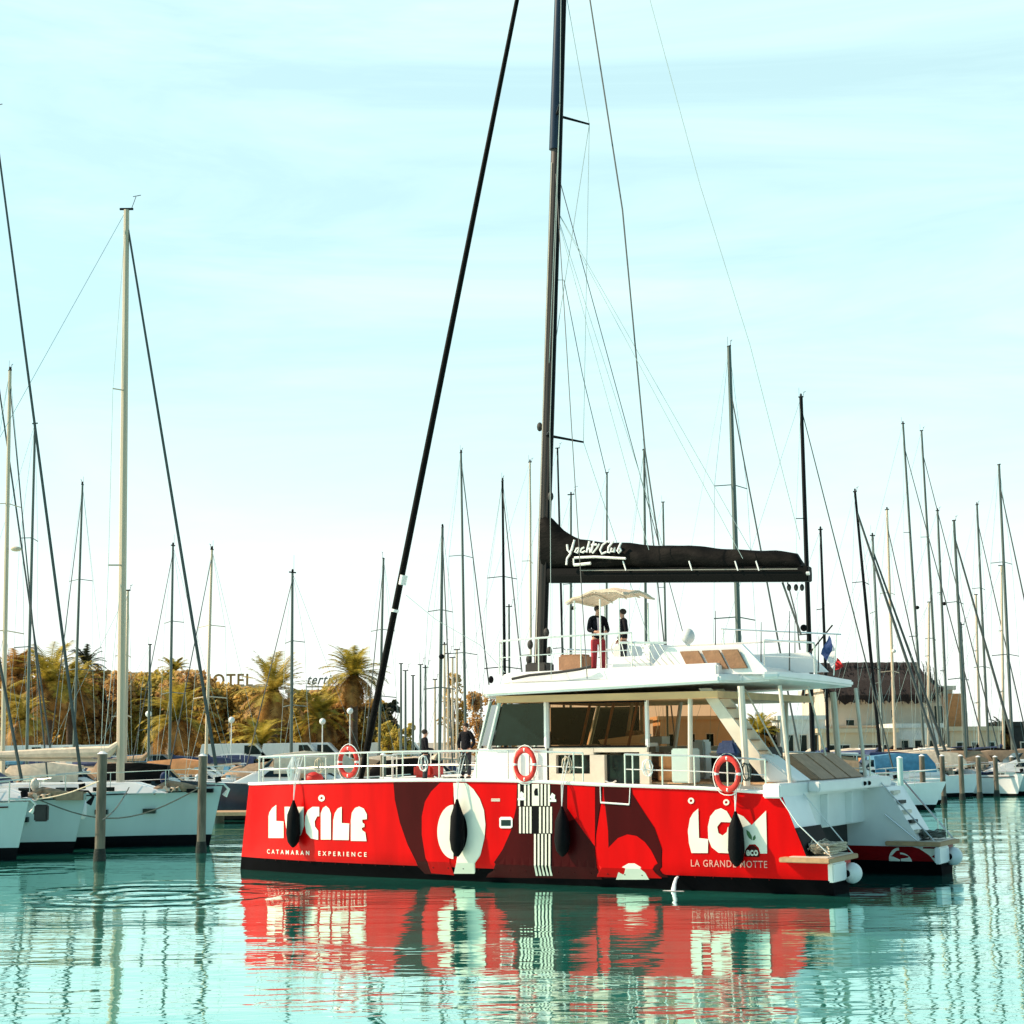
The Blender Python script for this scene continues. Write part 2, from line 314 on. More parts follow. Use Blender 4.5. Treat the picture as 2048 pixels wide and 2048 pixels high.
def hull(tc, sgn, end, c0, c1, name):
    """sgn=+1: outboard side towards t=0"""
    st = [-.70+.001] + [-.55, -.35, -.1, .3, .8, 1.4, 2, 2.8, 3.7, 4.7, 6, 8, 10, 12, 13.5, 14.4, 15, c0] + [c0+(c1-c0)*k/3 for k in (1, 2, 3)] + [end-.25, end]
    zz = [1, .75, .5, .25]
    rows = []
    for s in st:
        zt = sheer(s) if s <= c0 else max(.72, sheer(c0)+(.72-sheer(c0))*(s-c0)/(c1-c0))
        up_ = [zt, .46+(zt-.46)*.66, .46+(zt-.46)*.33, .70, .46, .34, 0, -.35]; up_[3] = min(.70, zt-.01)
        up_ = sorted(set(up_), reverse=True)
        def off(z): return 0.28*max(0, z)/2.3*max(0, 1-(s+.7)/1.5)     # reverse bow: stem raked aft going up
        prof = [z for z in up_]
        b = hb(s)
        outer = [(s+off(z), tc-sgn*b*frac(z), z) for z in prof]
        inner = [(s+off(z), tc+sgn*b*frac(z), z) for z in prof][::-1]
        rows.append(outer+inner)
    m = MB(); n = len(rows[0]); h = n//2
    for i in range(len(rows)-1):
        for j in range(n):
            k = (j+1) % n; q = [rows[i][j], rows[i][k], rows[i+1][k], rows[i+1][j]]
            zc = sum(p[2] for p in q)/4; s_ = st[i]
            if j == n-1: m.mi = 2          # deck / slope
            elif j < h-1: m.mi = 0 if zc > .34 else 1
            elif j == h-1: m.mi = 1
            else: m.mi = 1 if zc < .34 else (0 if zc < .70 else 2)
            m.add(q, [(0, 1, 2, 3)])
    e_ = rows[-1]
    for j in range(h-1):
        zc = (e_[j][2]+e_[j+1][2])/2; m.mi = 1 if zc < .34 else 0; m.add([e_[j], e_[j+1], e_[n-2-j], e_[n-1-j]], [(0, 1, 2, 3)])
    m.mi = 0; m.add(rows[0], [tuple(range(n))[::-1]])
    return m.build(name, ['red', 'black', 'gel'], cat, smooth=True)
hp = hull(.92, 1, 16.35, 15.3, 15.85, 'hull')
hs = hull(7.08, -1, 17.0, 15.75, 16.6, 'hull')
M['shadedred'] = mat('shaded_hull_red', (.24, .003, .005), .35, .15, 2, spec=.08); hs.data.materials[0] = M['shadedred']  # far hull's red darkened to carry the shade it lies in
def S(px, py):
    t = .1
    for _ in range(6):
        s, z = loc(px, py, t); t = tside(s, z)
    return s, z
def zoom(ox, oy, k):
    return lambda p: S(ox+p[0]*k, oy+p[1]*k)
Z1 = zoom(460, 1500, .20704); Z2 = zoom(840, 1500, .20704); Z3 = zoom(1220, 1500, .20704)
def decal(name, outlines, m, off=.006, parent=None, zmin=None, step=.22):
    """thin painted film laid on the near hull side; outlines = list of [(s,z)...]; """
    mb = MB()
    for ol in outlines:
        ol = [(s, min(max(z, zmin or -9), sheer(s)-.02)) for s, z in ol]
        n = len(ol); pts = [Vector(p) for p in ol]; edges = [(i, (i+1) % n) for i in range(n)]
        s0 = min(p[0] for p in ol); s1 = max(p[0] for p in ol); z0 = min(p[1] for p in ol); z1 = max(p[1] for p in ol)
        x = s0+step
        ex = []
        while x < s1:
            z = z0+step*.5
            while z < z1: ex.append(Vector((x, z))); z += step
            x += step
        if z0 < .46 < z1:
            k = int((s1-s0)/step)+2; ex += [Vector((s0+(s1-s0)*i/k, .46)) for i in range(1, k)]
        vs, es, fs, *_ = delaunay_2d_cdt(pts+ex, edges, [tuple(range(n))], 1, 1e-4)
        mb.add([(p.x, tside(p.x, p.y)-off-(.004 if p.y > .3 else 0), p.y) for p in vs], [tuple(f) for f in fs])
    return mb.build(name, m, parent or hp)
def ell(Z, cx, cy, rx, ry, a0=0, a1=360, n=24):
    return [Z((cx+rx*math.cos(R(a0+(a1-a0)*i/n)), cy+ry*math.sin(R(a0+(a1-a0)*i/n)))) for i in range(n+(0 if a1-a0 >= 360 else 1))]
P = lambda Z, pts: [Z(p) for p in pts]
# painted shapes (px of the enlarged hull drawing)
I = lambda p: S(*p)
decal('painted_shape', [P(I, [(787, 1560), (790, 1600), (800, 1645), (815, 1688), (836, 1733), (850, 1748), (905, 1750), (905, 1560)])], 'maroon', .004)
decal('painted_shape', [P(Z2, [(720, 1080), (640, 1230), (1760, 1250), (1760, 300), (940, 300), (930, 560), (880, 780), (800, 960)])], 'maroon', .004)
decal('painted_shape', [P(Z3, [(-60, 300), (205, 300), (215, 420), (330, 600), (430, 750), (500, 950), (560, 1230), (-60, 1240)])], 'maroon', .0045)
decal('painted_shape', [P(Z2, [(200, 300), (330, 300), (330, 1210), (110, 1190), (55, 1040), (20, 820), (20, 640), (50, 500), (110, 400)])], 'red', .008)
decal('painted_shape', [P(Z2, [(1425, 330), (1692, 335), (1692, 930), (1600, 810), (1500, 670), (1425, 560)])], 'red', .008)
decal('painted_shape', [P(Z3, [(-125, 1225), (-100, 1110), (-60, 1010), (0, 930), (80, 850), (170, 815), (260, 830), (340, 890), (400, 970), (460, 1090), (500, 1240)])], 'red', .009)
decal('painted_shape', [P(Z3, [(60, 1252), (80, 1190), (120, 1130), (180, 1095), (240, 1095), (300, 1130), (345, 1190), (380, 1252)])], 'cream', .012)
decal('painted_shape', [P(Z2, [(325, 318), (450, 318), (520, 380), (580, 470), (620, 580), (635, 720), (625, 850), (590, 1000), (530, 1195), (330, 1195)])], 'cream', .011)
decal('painted_shape', [ell(Z2, 325, 790, 155, 262, 90, 270)], 'cream', .011)
decal('painted_shape', [ell(Z2, 327, 790, 135, 240, -90, 90)], 'blackp', .014)
# ship's name
LU = [[(375, 850), (375, 640), (385, 600), (410, 560), (450, 530), (450, 685), (520, 690), (520, 850)],
      [(530, 548), (595, 548), (600, 720), (625, 765), (650, 720), (655, 548), (715, 548), (715, 740), (690, 820), (640, 860), (590, 835), (548, 770), (532, 660)],
      [(865, 550), (800, 548), (755, 580), (730, 640), (725, 720), (740, 800), (785, 855), (855, 867), (855, 780), (825, 740), (820, 690), (845, 640), (865, 640)],
      [(880, 865), (880, 610), (900, 560), (930, 540), (960, 565), (978, 615), (978, 865)],
      [(996, 868), (1000, 680), (1015, 610), (1045, 565), (1082, 548), (1082, 705), (1155, 710), (1150, 870)],
      [(1170, 878), (1170, 680), (1180, 605), (1210, 560), (1250, 545), (1295, 565), (1325, 620), (1325, 668), (1280, 672), (1282, 700), (1302, 715), (1302, 742), (1275, 752), (1280, 775), (1310, 795), (1322, 880)]]
decal('lettering', [P(Z1, l) for l in LU], 'cream', .010)
def ring(Z, cx, cy, ro, ri, name, m, off):
    k = MB(); n = 20; vs = []
    for i in range(n):
        for r in (ro, ri):
            s, z = Z((cx+r*math.cos(2*math.pi*i/n), cy+r*math.sin(2*math.pi*i/n))); vs.append((s, tside(s, z)-off, z))
    k.add(vs, [(2*i, 2*i+1, 2*((i+1) % n)+1, 2*((i+1) % n)) for i in range(n)]); return k.build(name, m, hp)
ring(Z1, 887, 465, 32, 12, 'lettering', 'cream', .012)
def hulltext(txt, Z, x0, y0, x1, y1, m, bold=.0, spacing=1.0, off=.012, rows=None):
    me = textmesh(txt, 1, 0, spacing, bold); xs = [v.co.x for v in me.vertices]; ys = [v.co.y for v in me.vertices]
    a, b_, c_, d = min(xs), max(xs), min(ys), max(ys)
    sL, zL = Z((x0, y1 if not rows else rows[0])); sR, zR = Z((x1, y1 if not rows else rows[1])); sT, zT = Z((x0, y0))
    for v in me.vertices:
        u = (v.co.x-a)/(b_-a); w_ = (v.co.y-c_)/(d-c_); s = sL+(sR-sL)*u; z = zL+(zR-zL)*u+(zT-zL)*w_
        v.co = (s, tside(s, z)-off, z)
    me.materials.append(M[m]); o = bpy.data.objects.new('lettering', me); COL.objects.link(o); o.parent = hp
hulltext('CATAMARAN  EXPERIENCE', Z1, 360, 958, 1322, 1000, 'cream', .012, 1.75, rows=(1000, 1032))
LG = [[(855, 565), (862, 850), (950, 860), (948, 995), (790, 995), (765, 900), (755, 780), (775, 660), (808, 605)],
      [(1190, 690), (1130, 590), (1075, 562), (1020, 580), (970, 640), (948, 740), (952, 860), (985, 940), (1050, 992), (1200, 1000), (1200, 745), (1140, 745), (1130, 792), (1090, 825), (1050, 802), (1038, 740), (1075, 695), (1200, 700)],
      [(1222, 1000), (1222, 610), (1290, 640), (1370, 725), (1510, 585), (1520, 1000), (1455, 1000), (1440, 945), (1405, 910), (1350, 912), (1315, 955), (1300, 1000)]]
decal('lettering', [P(Z3, l) for l in LG], 'cream', .012)
ring(Z3, 785, 490, 30, 13, 'lettering', 'cream', .014); ring(Z3, 1125, 505, 30, 13, 'lettering', 'cream', .014)
decal('leaf_emblem', [P(Z3, [(1320, 770), (1350, 790), (1372, 830), (1378, 872), (1345, 850), (1325, 815)]), P(Z3, [(1382, 872), (1385, 840), (1405, 820), (1412, 850), (1400, 870)])], 'green', .017)
decal('painted_shape', [P(Z3, [(1305, 1030), (1308, 975), (1340, 930), (1378, 918), (1415, 935), (1442, 985), (1445, 1035)])], 'maroon', .016)
hulltext('eco', Z3, 1318, 965, 1435, 1022, 'cream', .03, 1.0, off=.02)
hulltext('LA GRANDE MOTTE', Z3, 785, 1058, 1522, 1125, 'pink', .004, 1.15, rows=(1125, 1140))
hulltext('=', Z2, 690, 470, 775, 495, 'cream', .02)
# striped pillar motif
decal('striped_panel', [P(Z2, [(950, 325), (1262, 325), (1262, 545), (950, 540)]), P(Z2, [(958, 545), (1280, 548), (1280, 808), (958, 805)]), P(Z2, [(1105, 808), (1275, 808), (1275, 1110), (1285, 1215), (1130, 1215), (1108, 1115)])], 'blackp', .012)
st_ = []
for x in (962, 1020, 1055, 1180, 1215, 1250): st_.append(P(Z2, [(x-11, 328), (x+8, 328), (x+8, 540), (x-11, 538)]))
st_.append(P(Z2, [(1085, 328), (1155, 328), (1155, 538), (1085, 538)]))
for x in (972, 1008, 1040, 1073, 1165, 1202, 1236, 1270): st_.append(P(Z2, [(x-11, 548), (x+8, 548), (x+8, 805), (x-11, 803)]))
for x in (1115, 1150, 1185, 1220, 1255): st_.append(P(Z2, [(x-10, 810), (x+8, 810), (x+8, 1110), (x+28, 1215), (x+8, 1215), (x-10, 1115)]))
decal('stripes', st_, 'cream', .016)
for (cx, cy) in ((985, 440), (1285, 455)): decal('small_emblem', [P(Z2, [(cx-38, cy+45), (cx-38, cy+25), (cx-5, cy+20), (cx-30, cy+5), (cx-5, cy-42), (cx+25, cy-20), (cx+20, cy+15), (cx+35, cy+25), (cx+35, cy+45)])], 'whitef', .020)
decal('small_emblem', [P(Z2, [(1105, 400), (1120, 370), (1140, 370), (1145, 440), (1110, 440)])], 'blackp', .020)
# portlight
decal('portlight_frame', [P(Z2, [(770, 660), (785, 646), (880, 646), (897, 660), (897, 742), (880, 756), (785, 756), (770, 742)])], 'whitef', .016)
decal('portlight', [P(Z2, [(788, 675), (880, 675), (880, 732), (788, 732)])], 'glass', .022)
# boarding gate outline
def hullbar(a, b_, r, m, name='trim_line'):
    pts = [];
    for i in range(7):
        s = a[0]+(b_[0]-a[0])*i/6; z = a[1]+(b_[1]-a[1])*i/6; pts.append((s, tside(s, z)-.015, z))
    return MB().tube(pts, r, 6).build(name, m, hp)
g0 = I((1202, 1605)); g1 = I((1259, 1609)); hullbar(g0, g1, .022, 'whitef'); hullbar(I((1261, 1572)), g1, .012, 'whitef'); hullbar(I((1201, 1572)), g0, .012, 'whitef')
# rub rail / gunwale
for (o_, tcn, sg, e) in ((hp, .92, 1, 15.28), (hs, 7.08, -1, 15.55)):
    pts = [(s+.28*sheer(s)/2.3*max(0, 1-(s+.7)/1.5), tcn-sg*hb(s)*1.0, sheer(s)+.03) for s in [-.7+(e+.7)*i/44 for i in range(45)]]
    MB().tube(pts, .045, 6).build('gunwale', 'gel', o_, True)
# bolts row along chine aft
m = MB()
for i in range(34):
    s = .4+i*.44; m.sphere((s, tside(s, .30)-.01, .315), .022, nu=6, nv=4)
m.build('anode_row', 'maroon', hp)
# bridge deck, nacelle, aft beam
m = MB(); m.box(4.6, 15.15, 1.60, 6.4, 1.30, 2.36); m.build('bridge_deck', 'gel', cat, bevel=.03)
m = MB(); m.hexa([(3.2, 3, 1.5), (4.6, 2.4, 1.3), (4.6, 5.6, 1.3), (3.2, 5, 1.5)], [(3.2, 3, 2.2), (4.6, 2.4, 2.36), (4.6, 5.6, 2.36), (3.2, 5, 2.2)]); m.build('nacelle', 'gel', cat)
m = MB(); m.box(14.9, 15.32, .05, 7.95, 2.10, 2.42); m.box(15.322, 15.62, 1.8, 7.2, 2.18, 2.42); m.build('aft_beam', 'gel', cat, bevel=.03)
for t in (3.1, 4.9): MB().hexa([(15.152, t, 1.35), (15.27, t+.1, 1.35), (15.27, t+.2, 1.35), (15.152, t+.3, 1.35)], [(15.152, t, 2.09), (15.30, t+.1, 2.09), (15.30, t+.2, 2.09), (15.152, t+.3, 2.09)]).build('bulkhead_rib', 'gel', cat)
MB().box(14.6, 14.7, 1.7, 6.3, .06, 1.295).build('tunnel_shade', 'dark', cat)  # dark sheet painting in the shade of the tunnel between the hulls
for k in (.0, .35): MB().sphere((15.63, 5.0+k, 2.30), .055, nu=8, nv=6).build('vent', 'blackp', cat)
# cross beam, trampoline
MB().tube([(.9, .5, 2.15), (.9, 4, 2.25), (.9, 7.5, 2.15)], .13, 10).build('cross_beam', 'mast', cat, True)
m = MB()
for i in range(26): m.tube([(1.0+i*.14, 1.6, 2.2), (1.0+i*.14, 6.4, 2.2)], .012, 4)
for i in range(24): m.tube([(1.0, 1.7+i*.2, 2.2), (4.6, 1.7+i*.2, 2.2)], .012, 4)
m.build('trampoline', 'net', cat)
# platforms and scoop details
def platform(s0, s1, t0, t1, o_):
    m = MB(); m.box(s0, s1, t0, t1, .725, .83); m.build('swim_platform', 'teak', o_, bevel=.015)
    m = MB(); m.box(s0+.2, s1-.08, t0+.12, t1-.1, .832, .85); m.build('platform_pad', 'trim', o_)
platform(15.3, 16.45, -.12, 1.84, hp); platform(15.7, 17.1, 6.2, 8.02, hs)
def bumper(s, t, o_):
    MB().box(s-.16, s-.02, t-1.15, t-.28, .30, .715).build('bumper_block', 'gel', o_, bevel=.03)
    b_ = MB().sphere((s, t, .43), .23, .23, .23, 18, 12).build('bumper_ball', 'whitef', o_, True)
    MB().tube([(s-.04, t-.20, .43), (s-.06, t-.25, .43)], .08, 12).build('bumper_hole', 'blackp', b_)
bumper(16.45, 1.35, hp); bumper(17.1, 7.35, hs)
# scoop steps on the slopes
def steps(c0, c1, t0, t1, o_):
    n = 6
    for i in range(n):
        u = (i+.5)/n; s = c0+(c1-c0)*u; z = sheer(c0)+(.72-sheer(c0))*u
        MB().box(s-.06, s+.09, t0, t1, z-.05, z+.03).build('step', 'dark' if i % 2 else 'trim', o_)
MB().hexa([(15.85, .12, .86), (15.85, 1.72, .86), (15.88, 1.72, .87), (15.88, .12, .87)], [(15.60, .12, 1.45), (15.60, 1.72, 1.45), (15.63, 1.72, 1.46), (15.63, .12, 1.46)]).build('recess_shade', 'blackp', hp); steps(15.75, 16.6, 6.45, 7.0, hs)  # black sheet on the slope paints in the shade of the stern recess
# far hull inboard graphics below platform
def inner(s, z): return 7.08-hb(s)*frac(z)
def flatshape(pts, m_, off): MB().add([(s, inner(s, z)-off, z) for s, z in pts], [tuple(range(len(pts)))]).build('painted_shape', m_, hs)
flatshape([(16.0+.28*math.cos(R(a)), .33+.34*math.sin(R(a))) for a in range(90, 181, 10)]+[(16.0, .33)], 'cream', .01)
flatshape([(16.02+.28*math.cos(R(a)), .33+.22*math.sin(R(a))) for a in range(0, 91, 10)]+[(16.02, .33)], 'cream', .01)
flatshape([(16.5, .66), (16.97, .66), (16.97, .34), (16.86, .34), (16.75, .5)], 'cream', .01)
# diag guard lines and handrails at sterns
def line(pts, r, name, m_, parent=cat, n=5): return MB().tube(pts, r, n).build(name, m_, parent, True)
line([(15.1, .15, 2.35), (15.7, .05, 1.55), (16.35, .3, .85)], .014, 'guard_line', 'whitef', hp)
line([(15.2, 1.5, 2.3), (16.4, 1.6, .85)], .014, 'guard_line', 'whitef', hp)
line([(15.7, 6.3, 1.5), (16.5, 6.3, .86)], .022, 'handrail', 'steel', hs); line([(15.6, 6.35, 2.3), (15.9, 6.35, 1.95), (16.9, 6.4, .85)], .02, 'handrail', 'steel', hs)
line([(15.7, 8.0, 2.3), (16.95, 7.9, .85)], .025, 'handrail', 'steel', hs)
line([(16.7, 7.5, .84), (16.7, 7.5, 1.35), (16.9, 7.5, 1.35), (16.9, 7.5, .84)], .02, 'ladder', 'steel', hs)
# --- rails round the deck
def rail(pts, zr, name='guard_rail', up2=None):
    m = MB()
    m.tube([(s, t, z+zr) for s, t, z in pts], .024, 6)
    m.tube([(s, t, z+zr*.52) for s, t, z in pts], .014, 5)
    o_ = m.build(name, 'steel', cat, True)
    for s, t, z in pts: MB().tube([(s, t, z), (s, t, z+zr+.01)], .02, 6).build('stanchion', 'steel', o_, True)
def edge(s, side=1):
    return (s, (.92-hb(s)*1.0+.10) if side == 1 else (7.08+hb(s)-.10), sheer(s)+.03)
rail([edge(s) for s in (.0, .9, 1.9, 3.0, 4.1, 5.2, 6.3, 7.4, 8.3)], .72)
rail([edge(s) for s in (8.9, 10.1, 10.35)], .72); rail([edge(s) for s in (11.45, 11.65, 12.4, 13.2, 14.0, 14.9)], .72)
rail([edge(s, 0) for s in (.0, 1.2, 2.4, 3.6, 4.8, 6, 7.2, 8.4, 9.6, 10.8, 12, 13.2, 14.9)], .72)
rail([(.05, .9, 2.3), (.7, 1.6, 2.3), (.9, 2.6, 2.3)], .72); rail([(.05, 7.1, 2.3), (.7, 6.4, 2.3), (.9, 5.4, 2.3)], .72)
# --- cabin
ZD = 2.40
def plan(z):  # front plan of the saloon, slopes back with height
    k = (z-3.2)*.30
    return [(8.75, 1.25), (7.05+k, 1.25), (6.0+k, 2.5), (5.7+k, 4), (6.0+k, 5.5), (7.05+k, 6.75), (8.75, 6.75)]
m = MB(); lo = [(s-.25 if s < 8 else s, t, ZD-.06) for s, t in plan(3.2)]; hi = [(s, t, 3.22) for s, t in plan(3.2)]
m.grid([lo, hi]); m.add(hi, [tuple(range(7))]); m.build('coaming', 'gel', cat)
# glazing, facet by facet
pl, ph = plan(3.225), plan(4.40)
for i in range(6):
    a, b_, c_, d = (*pl[i], 3.225), (*pl[i+1], 3.225), (*ph[i+1], 4.40), (*ph[i], 4.40)
    va, vb, vc, vd = map(Vector, (a, b_, c_, d))
    lerp = lambda p, q, u: p+(q-p)*u
    q = [lerp(va, vb, .04), lerp(va, vb, .94), lerp(vd, vc, .94), lerp(vd, vc, .04)]
    nn = (vb-va).cross(vd-va).normalized()*.02
    f_ = MB().prism([lerp(p_, q_, u) for p_, q_, u in ((q[0], q[3], .06), (q[1], q[2], .06), (q[1], q[2], .95), (q[0], q[3], .95))], nn).build('windscreen_pane', 'glass', cat)
for i in range(7):
    MB().tube([(*pl[i], 3.22), (*ph[i], 4.45)], .055 if i not in (0, 6) else .07, 6).build('window_post', 'gel' if i in (0, 6) else 'hullteal', cat)
# side saloon: low coaming + tinted glass, interior
for tt, th in ((1.28, .04), (6.68, .04)):
    MB().box(8.83, 11.5, tt, tt+th, 3.24, 4.42).build('side_glass', 'tint', cat)
    m = MB(); m.box(8.8, 9.0, tt-.02, tt+.10, 2.36, 3.235); m.box(9.0, 9.95, tt-.02, tt+.10, 2.36, 2.60); m.box(9.0, 10.05, tt-.02, tt+.1, 3.06, 3.235); m.box(9.95, 10.35, tt-.03, tt+.11, 2.36, 3.055)
    m.box(10.06, 11.5, tt-.02, tt+.08, 3.12, 3.235); m.box(11.3, 11.55, tt-.03, tt+.11, 2.36, 3.118); m.build('side_coaming', 'trim', cat)
    MB().box(9.02, 11.28, tt+.12, tt+.16, 2.37, 3.05).build('lower_window', 'glass', cat)
    for s in (8.78, 11.5): MB().box(s-.035, s+.035, tt-.03, tt+.07, 3.236, 4.45).build('glass_frame', 'gel', cat)
m = MB(); m.box(8.9, 14.9, 1.45, 6.55, 2.362, 2.40); m.build('cockpit_sole', 'teak', cat)
m = MB(); m.box(9.6, 10.7, 2.6, 5.4, 2.40, 2.8); m.box(9.6, 9.8, 2.6, 5.4, 2.8, 3.35); m.build('saloon_sofa', 'tan', cat, bevel=.04)
m = MB(); m.box(8.9, 9.5, 1.6, 3.2, 2.4, 3.3); m.box(8.9, 9.4, 4.8, 6.4, 2.4, 3.3); m.build('galley_unit', 'gel2', cat)
m = MB(); m.box(10.3, 11.3, 1.7, 2.3, 3.25, 3.34, 0, 0); m.box(9.6, 10.2, 4.9, 5.4, 3.3, 3.5); m.build('counter_top', 'trim', cat)
for s0, t0, h0, m0 in ((9.1, 3.6, .9, 'trim'), (10.9, 2.8, .7, 'cush'), (11.2, 4.6, 1.0, 'gel2'), (9.9, 3.3, 1.25, 'tan')): MB().box(s0, s0+.35, t0, t0+.45, 2.405, 2.4+h0).build('cabin_chair', m0, cat, bevel=.05)
MB().hexa([(9.9, 2.0, 3.3), (10.9, 2.0, 3.3), (10.9, 2.4, 3.3), (9.9, 2.4, 3.3)], [(9.8, 2.0, 3.42), (11.1, 2.0, 3.55), (11.1, 2.4, 3.55), (9.8, 2.4, 3.42)]).build('saloon_shelf', 'gel', cat)
for s, t in ((9.3, 4.3), (10.1, 5.6), (10.9, 3.9)): MB().tube([(s, t, 2.4), (s+.35, t, 4.45)], .045, 6).build('interior_post', 'trim', cat)
for s in (9.65, 10.3, 10.95): MB().tube([(s, 1.36, 3.25), (s+.30, 1.36, 4.40)], .035, 6).build('window_mullion', 'cush', cat)
for (a, b_) in (((8.83, 1.26, 3.26), (11.5, 1.26, 3.26)), ((8.83, 1.26, 4.34), (11.5, 1.26, 4.34)), ((7.2, 1.20, 3.24), (8.72, 1.20, 3.24))): MB().tube([a, b_], .022, 6).build('gasket', 'blackp', cat)
for s in (7.9, 8.4): MB().box(s, s+.02, 1.14, 1.20, 2.42, 3.2).build('panel_seam', 'trim', cat)
for k, (s, zt) in enumerate(((2.4, .5), (5.8, .55), (7.0, .45), (9.9, .5), (12.0, .55), (14.4, .5))):
    pts = [(s+.10*math.cos(i*.8)+.004*i, edge(s)[1]-.03+.03*math.sin(i*1.3), sheer(s)+.45+.20*math.sin(i*.8)) for i in range(24)]; MB().tube(pts, .014, 4).build('coiled_line', ['rope', 'whitef', 'dkrope'][k % 3], cat, True)
for s, t in ((3.0, .35), (6.2, .25), (11.0, .3), (14.7, .35)): MB().tube([(s-.14, t, sheer(s)+.12), (s-.05, t, sheer(s)+.07), (s+.05, t, sheer(s)+.07), (s+.14, t, sheer(s)+.12)], .022, 6).build('cleat', 'steel', cat, True)
# cockpit: cushions, bar panel, dark locker, sunbed
m = MB(); m.box(11.6, 12.2, 1.6, 2.3, 2.40, 2.72); m.box(11.62, 12.15, 1.62, 1.8, 2.73, 3.05); m.build('cockpit_seat', 'orange', cat, bevel=.04)
m = MB(); m.hexa([(12.25, 1.0, 2.4), (12.78, 1.0, 2.4), (12.78, 1.5, 2.4), (12.25, 1.5, 2.4)], [(12.25, 1.0, 3.2), (12.78, 1.0, 3.2), (12.78, 1.5, 3.2), (12.25, 1.5, 3.2)]); m.build('helm_console', 'hullteal', cat, bevel=.03)
m = MB(); m.box(13.0, 13.9, 2.0, 6.0, 2.40, 2.85); m.box(13.0, 13.15, 2.0, 6.0, 2.85, 3.2); m.build('cockpit_locker', 'dark', cat, bevel=.02)
m = MB(); m.box(12.2, 12.9, 3.4, 5.2, 3.02, 3.08); m.box(12.5, 12.6, 4.2, 4.4, 2.4, 3.02); m.build('cockpit_table', 'trim', cat)
for i in range(3):
    m = MB(); t0 = 3.0+i*1.1
    m.hexa([(14.55, t0, 2.43), (15.25, t0, 2.43), (15.25, t0+1.02, 2.43), (14.55, t0+1.02, 2.43)], [(14.35, t0, 3.05), (14.45, t0, 3.05), (14.45, t0+1.02, 3.05), (14.35, t0+1.02, 3.05)])
    m.build('sunbed_cushion', 'sunbed', cat, bevel=.03)
MB().hexa([(14.5, 1.2, 2.43), (15.3, 1.2, 2.43), (15.3, 2.2, 2.43), (14.5, 2.2, 2.43)], [(14.3, 1.25, 3.05), (14.45, 1.25, 3.05), (14.45, 2.2, 3.05), (14.3, 2.2, 3.05)]).build('seat_bulwark', 'gel', cat, bevel=.04)
# hardtop: cambered slab with a notch for the flybridge stair
def slab(outline, z0f, z1f, name, m_):
    m = MB(); n = len(outline); m.add([(s, t, z0f(s, t)) for s, t in outline]+[(s, t, z1f(s, t)) for s, t in outline], [tuple(range(n))[::-1], tuple(range(n, 2*n))]+[(i, (i+1) % n, n+(i+1) % n, n+i) for i in range(n)])
    return m.build(name, m_, cat, bevel=.05)
ol = [(7.35, .55), (13.75, .50), (13.95, 1.3), (14.55, 1.5), (14.75, .62), (15.1, .8), (14.95, 4), (14.72, 7.2), (14.4, 7.35), (7.6, 7.3), (6.4, 6.6), (5.85, 5.2), (5.7, 4), (6.1, 2.9), (6.75, 1.5)]
top = slab(ol, lambda s, t: 4.53+.047*max(0, s-10), lambda s, t: 4.80+.02*max(0, s-9)+.05*(1-abs(t-4)/4), 'hardtop', 'gel')
ol2 = [(7.7, .95), (13.4, .9), (13.5, 7.1), (7.9, 7.0), (6.9, 6.2), (6.3, 4.9), (6.2, 4), (6.5, 2.9), (7.0, 1.8)]
slab([(s+.1, 4+(t-4)*.97) for s, t in ol2], lambda s, t: 4.835, lambda s, t: 5.10+.012*(s-6), 'flybridge_floor', 'gel')
m = MB(); m.box(7.6, 13.6, .72, 7.28, 4.36, 4.525); m.build('headliner', 'warmglow', cat)
# dark grab recess on the roof edge
m = MB(); m.tube([(8.0, .84, 4.95), (8.5, .86, 5.03), (9.3, .88, 5.08), (9.9, .88, 5.14), (10.2, .9, 5.2)], .035, 6); m.build('roof_grab_rail', 'dark', cat)
# pillars and struts of the cockpit
for (a, b_, r, n_) in [((12.8, .85, 2.4), (12.85, .85, 4.5), .06, 'pillar'), ((14.25, .75, 2.35), (14.15, .8, 4.62), .085, 'pillar'), ((15.2, 1.0, 2.4), (14.95, 1.2, 4.62), .05, 'pillar'),
                       ((14.25, 7.2, 2.35), (14.15, 7.2, 4.62), .085, 'pillar'), ((12.8, 7.15, 2.4), (12.85, 7.15, 4.5), .06, 'pillar'), ((15.1, 6.7, 2.4), (14.9, 6.8, 4.7), .05, 'pillar'), ((15.15, 3.6, 3.0), (14.9, 3.2, 4.65), .025, 'strut'), ((14.5, 2.3, 3.0), (13.6, 2.4, 4.6), .022, 'strut')]:
    MB().tube([a, b_], r, 8).build(n_, 'trim', cat, True)
# stair to the flybridge
st0, st1 = Vector((13.1, 1.15, 4.55)), Vector((14.35, 1.15, 3.2))
m = MB()
for tt in (1.0, 1.75): m.prism([(13.0, tt, 4.6), (13.3, tt, 4.6), (14.6, tt, 2.9), (14.55, tt, 2.5), (14.2, tt, 2.9)], (0, .07, 0))
sto = m.build('stair', 'trim', cat)
for i in range(7):
    s = 13.2+i*.19; z = 4.4-i*.25; MB().box(s, s+.24, 1.08, 1.75, z-.03, z).build('tread', 'cush', sto)
